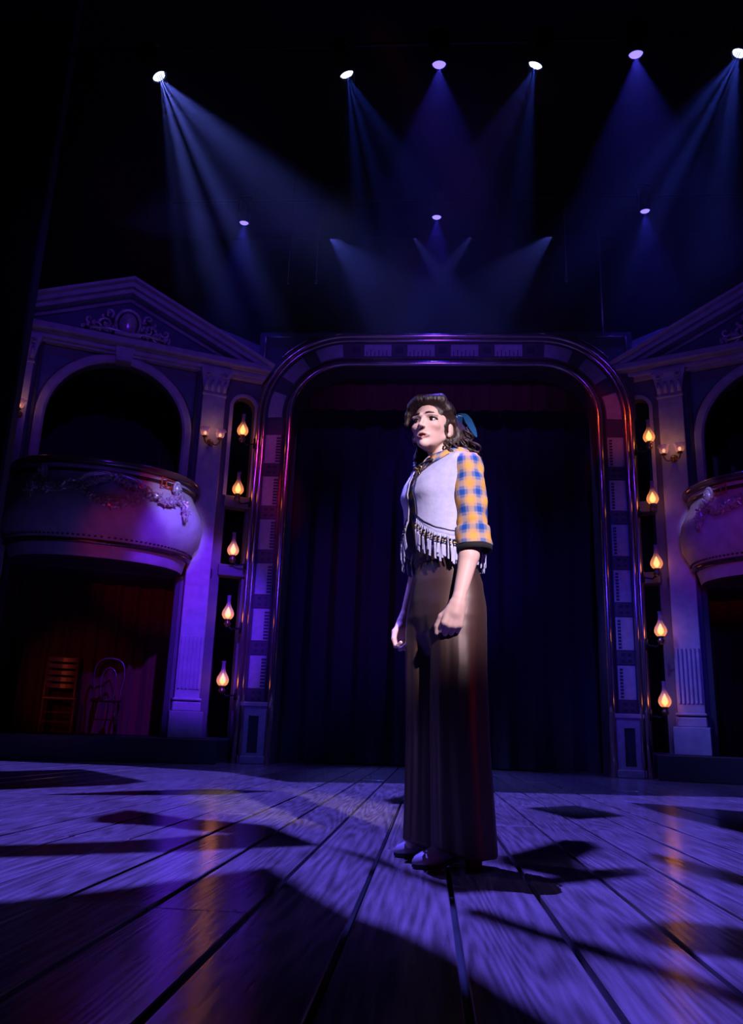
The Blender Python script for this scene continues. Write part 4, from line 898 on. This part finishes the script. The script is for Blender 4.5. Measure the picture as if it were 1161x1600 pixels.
    C = C * (1 - k[:, None]) + np.array((0.22, 0.025, 0.04)) * k[:, None]
    set_colors(me, C)
    return obj('body', me, per)
body = build_body()
# eyes, lashes, brows, teeth
for s_ in (-1, 1):
    q = MB(); rot = Matrix([list(r) for r in HR]); q.ball(hd((s_ * 0.032, -0.0610, 0.0)), 0.0128, 14, 0); ey = q.build('eye', W['eye'], per)
    q = MB(); q.ball(hd((s_ * 0.032 - 0.001, -0.0722, 0.0005)), (0.0074, 0.003, 0.0072), 12, 0, rot); q.build('iris', W['iris'], ey)
    q = MB(); P = [hd((s_ * (0.0325 + 0.0185 * math.cos(a)), -0.0756 + 0.0125 * math.cos(a) ** 2 + 0.0065 * max(0, math.cos(a)), 0.0005 + 0.0078 * math.sin(a))) for a in np.linspace(-0.15, PI, 9)]
    q.tube(P, [0.0016, 0.0026, 0.0031, 0.0031, 0.0029, 0.0026, 0.0023, 0.0018, 0.0012], 6); q.tube([hd((s_ * (0.032 + 0.0165 * math.cos(a)), -0.0716 + 0.0115 * math.cos(a) ** 2 + 0.0065 * max(0, math.cos(a)), -0.001 - 0.0070 * math.sin(a))) for a in np.linspace(0, PI, 7)], 0.0014, 5); q.build('eyelashes', W['lash'], per)
    q = MB(); q.tube([hd(p) for p in ((s_ * 0.013, -0.0830, 0.0240), (s_ * 0.025, -0.0795, 0.0265), (s_ * 0.038, -0.0710, 0.0255), (s_ * 0.050, -0.056, 0.0185))], [0.0054, 0.0050, 0.0038, 0.0015], 6, flat=0.8); q.build('eyebrow', W['brow'], per)
    q = MB(); q.ball(hd((s_ * 0.0745, 0.008, -0.046)), 0.004, 8); q.build('earring', W['gold'], per)
q = MB(); q.loft([[hd((x, -0.0765 + 9 * x * x + dy, -0.0625 + dz)) for dy, dz in ((0, 0), (0, -0.005), (0.004, -0.005), (0.004, 0))] for x in np.linspace(-0.013, 0.013, 7)], 0, False); q.build('teeth', W['teeth'], per)

# ---- hair: a sculpted cap with a front wave, strand ridges and hanging curls
def build_hair():
    g = Grid((-0.19, -0.19, 1.34), (0.19, 0.22, 1.74), 0.003)
    E_ = lambda c, r, k=0.012, sub=False: g.ell(hd(c), r, k, HR, sub)
    E_((0, 0.030, 0.036), (0.082, 0.095, 0.088), 0.01)
    E_((0, 0.050, -0.02), (0.074, 0.062, 0.075), 0.02)
    for s_ in (-1, 1):
        for a, c, ra, rc in (((0.010, -0.052, 0.090), (0.048, -0.038, 0.088), 0.024, 0.026), ((0.048, -0.038, 0.088), (0.068, -0.012, 0.058), 0.025, 0.019), ((0.070, -0.012, 0.056), (0.075, 0.020, 0.020), 0.018, 0.016), ((0.075, 0.024, 0.018), (0.076, 0.045, -0.03), 0.014, 0.022)):
            g.cone(hd((s_ * a[0], a[1], a[2])), hd((s_ * c[0], c[1], c[2])), ra, rc, 0.012)
    # the rolled wave falling over the far temple
    for a, c, r in (((-0.03, -0.058, 0.094), (-0.062, -0.048, 0.076), 0.022), ((-0.062, -0.048, 0.076), (-0.080, -0.042, 0.045), 0.016), ((-0.080, -0.042, 0.045), (-0.086, -0.042, 0.005), 0.012)):
        g.cone(hd(a), hd(c), r, r * 0.85, 0.012)
    # fuller back of the head
    E_((0.03, 0.085, -0.03), (0.088, 0.062, 0.092), 0.02); E_((0.06, 0.060, -0.045), (0.045, 0.045, 0.075), 0.02)
    # keep the face clear
    E_((0, -0.115, -0.035), (0.080, 0.096, 0.112), 0.006, True); E_((0.0, -0.112, 0.032), (0.066, 0.056, 0.047), 0.006, True)
    E_((0.072, -0.052, 0.005), (0.020, 0.048, 0.040), 0.006, True)
    for s_ in (-1, 1): E_((s_ * 0.085, 0.012, -0.022), (0.022, 0.018, 0.030), 0.004, True)
    sl, (X, Y, Z) = g.win(g.lo, g.lo + g.h * g.n, 0)
    g.D[sl] += 0.0007 * np.sin(X * 300 + 60 * Z + 4 * np.sin(Y * 60)) * np.cos(Y * 210 - 50 * Z)
    me, V = g.mesh('hair', W['hair'], 1)
    hair = obj('hair', me, per)
    rr = random.Random(3); q = MB()
    def curl(root, length, R, turns, lean, r0):
        x0, y0, z0 = root; n = int(turns * 9) + 4; ph = rr.uniform(0, 6.28); P = []
        for i in range(n):
            t = i / (n - 1); a = ph + t * turns * 2 * PI; rad = R * (0.5 + 0.6 * t) * (1 - 0.4 * max(0, t - 0.8) / 0.2)
            P.append((x0 + lean[0] * t + rad * math.cos(a), y0 + lean[1] * t + rad * math.sin(a), z0 - length * t))
        q.tube(P, [r0 * (0.75 + 0.5 * math.sin(PI * (0.1 + 0.85 * i / (n - 1)))) for i in range(n)], 6)
    for i in range(270):
        a = rr.uniform(-0.10, 1.7) if i % 5 < 3 else rr.uniform(1.5, PI + 0.1); x = 0.095 * math.cos(a) + 0.022; y = 0.050 + 0.092 * math.sin(a)
        z = rr.uniform(-0.10, 0.01)
        w = hd((x, y, z)); out = HR @ np.array((x * 0.35, 0.02 + y * 0.2, 0))
        curl(w, rr.uniform(0.10, 0.20), rr.uniform(0.008, 0.015), rr.uniform(1.8, 3.4), (out[0] + rr.uniform(-.025, .025), out[1] * rr.uniform(0.3, 1.1)), rr.uniform(0.0028, 0.0046))
    for i in range(70):                                 # loose ringlets springing out behind the near shoulder
        w = hd((rr.uniform(0.05, 0.11), rr.uniform(0.06, 0.13), rr.uniform(-0.10, -0.03)))
        curl(w, rr.uniform(0.11, 0.20), rr.uniform(0.008, 0.014), rr.uniform(2.0, 3.6), (rr.uniform(0.01, 0.05), rr.uniform(0.0, 0.05)), rr.uniform(0.0024, 0.0040))
    for i in range(75):                                 # ringlets in front of the cap, behind the near ear
        w = hd((rr.uniform(0.082, 0.118), rr.uniform(0.035, 0.10), rr.uniform(-0.085, -0.02)))
        curl(w, rr.uniform(0.07, 0.14), rr.uniform(0.008, 0.012), rr.uniform(1.8, 3.0), (rr.uniform(-0.01, 0.02), rr.uniform(-0.02, 0.02)), rr.uniform(0.0024, 0.0038))
    # a curl lying over the near collar
    for k in range(22):
        w = hd((0.066 + rr.uniform(0, 0.03), rr.uniform(0.0, 0.05), -0.07)); curl(w, rr.uniform(0.07, 0.115), 0.012, 2.2, (0.02 + rr.uniform(-0.01, 0.02), rr.uniform(-0.05, 0.01)), 0.0042)
    q.build('curls', W['hair'], hair)
    q = MB()                                            # combed strands over the cap
    for i in range(330):
        a = rr.uniform(0.12, PI - 0.12); s0 = rr.uniform(-0.55, 0.2); P = []
        for t in np.linspace(0, 1, 9):
            el = lerp(0.62 + s0, 2.9 + s0 * 0.3, t)         # sweep from brow over the crown to the nape
            x = 0.0835 * math.cos(a) * (0.55 + 0.45 * math.sin(max(0.2, min(el, 2.9))))
            y = 0.030 - 0.096 * math.cos(el) * math.sin(a) ** 0.5; z = 0.036 + 0.089 * math.sin(el) * math.sin(a) ** 0.6
            if z < -0.05: z = -0.05
            P.append(hd((x, y, z + 0.002 * math.sin(6 * t + i))))
        if P[0][2] < HEAD[2] + 0.045: continue
        q.tube(P, [0.001, 0.0018, 0.002, 0.002, 0.002, 0.002, 0.002, 0.0016, 0.001], 4)
    q.build('strands', W['hair'], hair)
build_hair()
# blue ribbon bow at the back of the head
q = MB()
def ribbon(P, Wd, sidev, m=0):
    P = catmull([Vector(p) for p in P], 6); sv = Vector(sidev)
    q.loft([[p + sv * w_ * 0.5, p + sv * w_ * 0.5 + Vector((0, 0, 0.002)), p - sv * w_ * 0.5 + Vector((0, 0, 0.002)), p - sv * w_ * 0.5] for p, w_ in zip(P, np.interp(np.linspace(0, 1, len(P)), np.linspace(0, 1, len(Wd)), Wd))], 0, False)
hv = HR @ np.array((0.45, -0.3, 0.84)); hv = hv / np.linalg.norm(hv)
ribbon([hd(p) for p in ((0.060, 0.110, 0.092), (0.085, 0.118, 0.090), (0.104, 0.120, 0.062), (0.124, 0.122, 0.022), (0.138, 0.124, -0.010))], (0.010, 0.022, 0.032, 0.026, 0.006), HR @ np.array((0.80, 0.1, 0.20)))
ribbon([hd(p) for p in ((0.060, 0.110, 0.080), (0.080, 0.130, 0.070), (0.090, 0.135, 0.040), (0.085, 0.125, 0.015))], (0.020, 0.035, 0.04, 0.02), HR @ np.array((0.5, -0.2, 0.6)))
ribbon([hd(p) for p in ((0.020, 0.115, 0.085), (-0.04, 0.135, 0.080), (-0.07, 0.140, 0.040), (-0.09, 0.135, -0.01))], (0.020, 0.05, 0.05, 0.015), HR @ np.array((0.5, 0.2, 0.6)))
q.ball(hd((0.055, 0.112, 0.080)), 0.012, 8); q.build('ribbon_bow', W['ribbon'], per)

# ---- torso clothes
TZ = [0.98, 1.05, 1.12, 1.20, 1.27, 1.32, 1.36, 1.395, 1.42, 1.438, 1.452]
TA = [0.122, 0.124, 0.132, 0.140, 0.147, 0.154, 0.162, 0.166, 0.128, 0.078, 0.060]
TF = [0.098, 0.098, 0.106, 0.126, 0.146, 0.138, 0.115, 0.086, 0.066, 0.058, 0.056]
TB = [0.090, 0.086, 0.086, 0.090, 0.094, 0.093, 0.088, 0.078, 0.070, 0.066, 0.064]
def torso(a, z, off=0.0):
    """a: angle from straight ahead (-y) turning to her left (+x)"""
    A, Fd, Bd = (interp(z, TZ, t) + off for t in (TA, TF, TB)); c, s_ = math.cos(a), math.sin(a); e = 0.88
    sx = math.copysign(abs(s_) ** e, s_); cy = math.copysign(abs(c) ** e, c)
    bust = 0.012 * math.exp(-((z - 1.27) / 0.05) ** 2) * math.exp(-((abs(a) - 0.55) / 0.35) ** 2)
    return Vector((A * sx, 0.010 - (Fd + bust if cy > 0 else Bd) * cy - 0.0, z))
def uv_grid(me, rows, cols, su, sv, closed=True):
    uvl = me.uv_layers.new(name='uv'); 
    for p in me.polygons:
        vs_ = list(p.vertices)
        js = [v % cols for v in vs_]; wrap = closed and (max(js) - min(js) > 1)
        for li, v in zip(p.loop_indices, vs_):
            i, j = divmod(v, cols)
            if wrap and j == 0: j = cols
            uvl.data[li].uv = (j / cols * su, i / (rows - 1) * sv)
def cloth_loft(name, rings, m, su, sv, parent, closed=True):
    q = MB(); q.loft(rings, 0, True, closed, False); me = q.mesh(name, m); uv_grid(me, len(rings), len(rings[0]), su, sv, closed); return obj(name, me, parent)
n = 48
shirt = cloth_loft('shirt', [[torso(2 * PI * k / n, z) for k in range(n)] for z in np.linspace(1.0, 1.44, 26)], W['plaid'], 12, 8, per)
# collar
rings = []
for t in np.linspace(0, 1, 6):
    ring = []
    for k in range(33):
        a = lerp(0.30, 2 * PI - 0.30, k / 32); fr = math.cos(a)
        rx, ry = 0.064 + 0.026 * t, 0.062 + 0.030 * t
        zz = 1.462 - 0.012 * fr - t * (0.028 + 0.022 * max(0, fr) ** 2) + 0.010 * math.sin(PI * t)
        ring.append((rx * math.sin(a), 0.012 - ry * math.cos(a) * (1.0 + 0.15 * max(0, fr)), zz - 0.012 * max(0, fr)))
    rings.append(ring)
co = cloth_loft('collar', rings, W['plaid'], 9, 1.4, shirt, False); sm = co.modifiers.new('solid', 'SOLIDIFY'); sm.thickness = 0.004
# sleeves rolled to the elbow
def sleeve(S_, E_l, name):
    S_, E_ = Vector(S_), Vector(E_l); ax = (E_ - S_).normalized(); u = Vector((0, 1, 0)); u = (u - ax * u.dot(ax)).normalized(); v = ax.cross(u)
    L = (E_ - S_).length + 0.030; rr = random.Random(2)
    prof = [(-0.036, 0.018), (-0.028, 0.038), (-0.010, 0.050), (0.030, 0.057), (0.09, 0.060), (0.15, 0.060), (0.20, 0.058), (L - 0.085, 0.058), (L - 0.075, 0.053), (L - 0.066, 0.061), (L - 0.035, 0.065), (L - 0.004, 0.069), (L, 0.066)]
    rings = []; N = 40
    dz = np.linspace(prof[0][0], prof[-1][0], 44)
    for i, d in enumerate(dz):
        r = interp(d, [p[0] for p in prof], [p[1] for p in prof]); ring = []
        for k in range(N):
            a = 2 * PI * k / N; w_ = 0.0022 * math.sin(3 * a + d * 40) + 0.0018 * math.sin(5 * a - d * 60) + 0.0025 * math.sin(d * 75 + 2 * math.sin(a)) * max(0, math.sin(a))
            bow = u * (0.018 * math.sin(PI * max(0, min(1, d / L))))
            ring.append(S_ + ax * d + bow * 0 + (u * math.cos(a) * 1.0 + v * math.sin(a) * 0.92) * (r + w_))
        rings.append(ring)
    o = cloth_loft(name, rings, W['plaid'], 6.0, 5.4, shirt)
    q = MB()                                             # black lining inside the cuff
    q.loft([[S_ + ax * (L - d) + (u * math.cos(a) + v * math.sin(a) * 0.92) * r for a in (2 * PI * k / N for k in range(N))] for d, r in ((0.0, 0.0665), (-0.018, 0.066), (-0.020, 0.060), (0.03, 0.054), (0.09, 0.036))], 0, True, True, True)
    q.build('cuff_lining', W['lining'], shirt)
sleeve(SH_L, EL_L, 'sleeve'); sleeve(SH_R, EL_R, 'sleeve')
# vest with a curved, fringed hem
def hem_z(a):
    a = abs(a); return interp(a, [0.0, 0.12, 0.35, 0.65, 1.0, 1.5, 2.2, PI], [1.182, 1.172, 1.136, 1.106, 1.092, 1.086, 1.086, 1.088])
def edge_a(z): return interp(z, [1.10, 1.20, 1.26, 1.31, 1.35, 1.38, 1.41, 1.43], [0.16, 0.13, 0.10, 0.10, 0.16, 0.34, 0.75, 1.0])
def vest_off(a, z):
    fl = max(0, 1.24 - z) / 0.12
    return 0.011 + 0.012 * fl + 0.022 * fl * max(0, math.cos(a)) ** 2
def vest_pt(sg, c, t, extra=0.0):
    """one half: c 0 front edge .. 1 centre back, t 0 hem .. 1 top"""
    zt = lerp(1.418, 1.432, c)
    a = lerp(0.12, PI, c)
    for _ in range(3):
        z = lerp(hem_z(a), zt, t); a = lerp(edge_a(z), PI, c)
    p = torso(sg * a, z, vest_off(a, z) + extra); return p, sg * a, z
vest = None
for sg in (1, -1):
    rings = []
    for t in np.linspace(0, 1, 26): rings.append([vest_pt(sg, c, t)[0] for c in np.linspace(0, 1, 44)])
    if sg < 0: rings = [r[::-1] for r in rings]
    q = MB(); q.loft(rings, 0, True, False, False)
    o = q.build('vest' if vest is None else 'vest_half', W['suede'], vest or per); md = o.modifiers.new('solid', 'SOLIDIFY'); md.thickness = 0.004; md.offset = 1
    if vest is None: vest = o
# piping along the hem and front edge; fringe with beads
q = MB()
for sg in (1, -1):
    q.tube([vest_pt(sg, c, 0.07, 0.006)[0] for c in np.linspace(0, 1, 40)], 0.0018, 5)
    q.tube([vest_pt(sg, 0.0, t, 0.005)[0] for t in np.linspace(0.02, 0.98, 24)], 0.0020, 5)
    q.tube([vest_pt(sg, 0.42, t, 0.005)[0] for t in np.linspace(0.0, 0.07, 3)], 0.0014, 5)
q.build('piping', W['stitch'], vest)
fr_, bd_ = MB(), MB(); rr = random.Random(21)
for sg in (1, -1):
    for i in range(72):
        c = (i + 0.5) / 72; p, a, z = vest_pt(sg, c, 0.0, 0.004); outw = Vector((math.sin(a), -math.cos(a), 0))
        p2, _, _ = vest_pt(sg, min(1, c + 0.012), 0.0, 0.004); tang = (p2 - p).normalized() if (p2 - p).length > 1e-6 else Vector((1, 0, 0))
        Lf = rr.uniform(0.070, 0.100) + (0.018 if c < 0.05 else 0); sw = rr.uniform(-0.014, 0.014); wd = rr.uniform(0.0022, 0.0036)
        kn = p + Vector((0, 0, -0.022)) + tang * sw * 0.3 + outw * 0.004
        P = [p + Vector((0, 0, 0.004)), kn, kn + Vector((0, 0, -0.02)) + tang * sw * 0.5 + outw * 0.004, p + tang * sw + outw * rr.uniform(-0.004, 0.008) + Vector((0, 0, -Lf))]
        rings = []
        for j, (pt, w_) in enumerate(zip(P, (wd, wd * 0.55, wd * 1.1, wd * 1.25))):
            rings.append([pt + tang * w_ + outw * 0.001, pt + tang * w_ - outw * 0.001, pt - tang * w_ - outw * 0.001, pt - tang * w_ + outw * 0.001])
        fr_.loft(rings, 0, False)
        if i % 2 == 0:
            for dz in (0.0, -0.010, 0.010): bd_.ball(kn + Vector((0, 0, dz)) + outw * 0.003, 0.0040, 6, (0 if dz == 0 else 1))
tag(fr_.build('fringe', W['suede'], vest), None, None, None, 'stuff'); tag(bd_.build('fringe_beads', [W['bead'], W['stitch']], vest), None, None, None, 'stuff')
# tie and brooch
q = MB(); q.tube([torso(0.02, 1.405, 0.02), torso(0.0, 1.37, 0.014), torso(-0.02, 1.33, 0.012)], 0.0045, 6); q.tube([torso(a, 1.402 + 0.004 * abs(a), 0.022) for a in np.linspace(-0.25, 0.25, 7)], 0.005, 6); q.build('neck_tie', W['stitch'], per)
q = MB(); c = torso(0.0, 1.372, 0.024)
for sg in (-1, 1):
    q.tube([c, c + Vector((sg * 0.014, -0.004, 0.010)), c + Vector((sg * 0.024, 0, 0.004)), c + Vector((sg * 0.016, 0, -0.005)), c], 0.0028, 6); q.tube([c, c + Vector((sg * 0.010, -0.002, -0.018)), c + Vector((sg * 0.013, 0, -0.026))], 0.0026, 6)
q.ball(c, 0.006, 8); q.build('bow_brooch', W['gold'], per)

# ---- wide satin trousers
def build_trousers():
    g = Grid((-0.27, -0.22, 0.02), (0.26, 0.23, 1.085), 0.005, 0.08)
    sl, (X, Y, Z) = g.win(g.lo, g.lo + g.h * g.n, 0)
    z1 = Z[0, 0, :]
    def part(zs, cx, cy, rx, ry, zlo, zhi, folds, k, ridges=((-1.25, 0.10, 0.035), (-0.52, 0.07, 0.022), (-0.85, 0.14, -0.03), (0.1, 0.12, 0.02))):
        f = lambda t: np.interp(z1, zs, t)[None, None, :].astype(np.float32)
        CX, CY, RX, RY = f(cx), f(cy), f(rx), f(ry); dx, dy = X - CX, Y - CY; th = np.arctan2(dy / RY, dx / RX)
        fm = 1.0
        for nn, am, ph, tw in folds: fm = fm + am * np.cos(nn * th + ph + tw * Z) * np.clip((1.02 - Z) / 0.75, 0, 1) 
        for t0, wd, am in ridges: fm = fm + am * np.exp(-(((th - t0 + 0.10 * np.sin(5 * Z)) / wd) ** 2)) * np.clip((0.98 - Z) / 0.3, 0, 1)
        d = (np.sqrt((dx / RX) ** 2 + (dy / RY) ** 2) / fm - 1) * np.minimum(RX, RY)
        hem = zlo if not callable(zlo) else zlo(X, Y)
        d = np.maximum(d, np.maximum(hem - Z, Z - zhi)); g.merge(sl, d.astype(np.float32), k)
    part([0.70, 0.76, 0.82, 0.88, 0.95, 1.0, 1.075], [0] * 7, [0.004, 0.006, 0.010, 0.012, 0.012, 0.010, 0.010], [0.10, 0.150, 0.170, 0.170, 0.157, 0.139, 0.129], [0.06, 0.100, 0.118, 0.121, 0.116, 0.106, 0.101], 0.70, 1.072, (), 0.02, ())
    zs = [0.02, 0.15, 0.40, 0.65, 0.78, 0.86, 0.93]
    part(zs, [0.112, 0.108, 0.100, 0.092, 0.085, 0.080, 0.070], [0.022, 0.018, 0.008, 0.006, 0.008, 0.010, 0.012], [0.100, 0.096, 0.091, 0.088, 0.083, 0.070, 0.045], [0.117, 0.114, 0.106, 0.103, 0.108, 0.100, 0.070],
         lambda x, y: 0.034 + np.clip(-(y + 0.02), 0, 0.12) * 0.36, 0.93, ((4, 0.035, 0.4, 1.2), (7, 0.026, 1.9, -1.0), (2, 0.03, 0.2, 0.0), (11, 0.010, 0.3, 2.0)), 0.026)
    part(zs, [-0.078, -0.078, -0.080, -0.084, -0.084, -0.080, -0.070], [0.026, 0.024, 0.018, 0.010, 0.009, 0.010, 0.012], [0.094, 0.092, 0.089, 0.087, 0.083, 0.070, 0.045], [0.118, 0.113, 0.104, 0.103, 0.108, 0.100, 0.070],
         lambda x, y: 0.036 + np.clip(-(y + 0.02), 0, 0.12) * 0.40, 0.93, ((4, 0.035, 2.4, -1.0), (7, 0.026, 0.7, 1.0), (2, 0.03, 1.2, 0.0), (11, 0.010, 1.3, -2.0)), 0.020)
    me, V = g.mesh('trousers', W['satin'], 3); tr = obj('trousers', me, per)
    q = MB()
    ring = lambda z, o_: [(0.0 + (interp(z, [0.95, 1.0, 1.075], [0.155, 0.138, 0.129]) + o_) * math.cos(a), 0.0105 + (interp(z, [0.95, 1.0, 1.075], [0.116, 0.106, 0.101]) + o_) * math.sin(a), z) for a in (2 * PI * k / 40 for k in range(40))]
    q.loft([ring(z, o_) for z, o_ in ((1.02, 0.001), (1.022, 0.005), (1.074, 0.005), (1.078, 0.001))], 0, True, True, False); q.build('waistband', W['satin'], tr)
    # pressed front seam and side seam
    q = MB()
    for pts in ([(0.197, -0.01, 0.42), (0.195, -0.012, 0.60), (0.185, -0.01, 0.78), (0.172, -0.005, 0.92)],): pass
    return tr
build_trousers()

# ---- shoes
def shoe(toe, heel, name):
    toe, heel = Vector((*toe, 0)), Vector((*heel, 0)); d = (toe - heel).normalized(); sd = Vector((-d.y, d.x, 0)); L = (toe - heel).length
    st = [(0.0, 0.022, 0.055, 0.090), (0.10, 0.029, 0.052, 0.105), (0.28, 0.030, 0.045, 0.110), (0.45, 0.029, 0.026, 0.098), (0.60, 0.034, 0.012, 0.078), (0.74, 0.038, 0.008, 0.062), (0.86, 0.034, 0.008, 0.050), (0.95, 0.022, 0.009, 0.040), (1.0, 0.006, 0.012, 0.028)]
    q = MB(); rings = []
    for t, w_, z0, z1 in st:
        c = heel + d * (t * L); r = []
        for k in range(16):
            a = 2 * PI * k / 16; zz = (z0 + z1) / 2 + (z1 - z0) / 2 * math.sin(a); ww = w_ * (abs(math.cos(a)) ** 0.7) * (1 if math.cos(a) > 0 else -1) * (1 if math.sin(a) < 0.2 else 0.86)
            r.append(c + sd * ww + Vector((0, 0, zz)))
        rings.append(r)
    q.loft(rings); s_ = q.build(name, W['leather'], per)
    q = MB(); rings = [[heel + d * (t * L) + sd * (w_ * 0.97 * sgn) + Vector((0, 0, z)) for sgn, z in ((1, max(0.0, z0 - 0.006)), (1, z0 + 0.004), (-1, z0 + 0.004), (-1, max(0.0, z0 - 0.006)))] for t, w_, z0, z1 in st]
    q.loft(rings, 0, False); q.loft([[heel + d * (x * k) + sd * (y * k) + Vector((0, 0, z)) for x, y in ((0.0, -0.018), (0.052, -0.020), (0.056, 0.0), (0.052, 0.020), (0.0, 0.018), (-0.006, 0))] for z, k in ((0.0, 0.85), (0.03, 0.9), (0.056, 1.15))], 0, False); q.build('sole', W['sole'], s_)
shoe((0.088, -0.165), (0.118, 0.075), 'shoe'); shoe((-0.160, -0.092), (-0.074, 0.125), 'shoe')
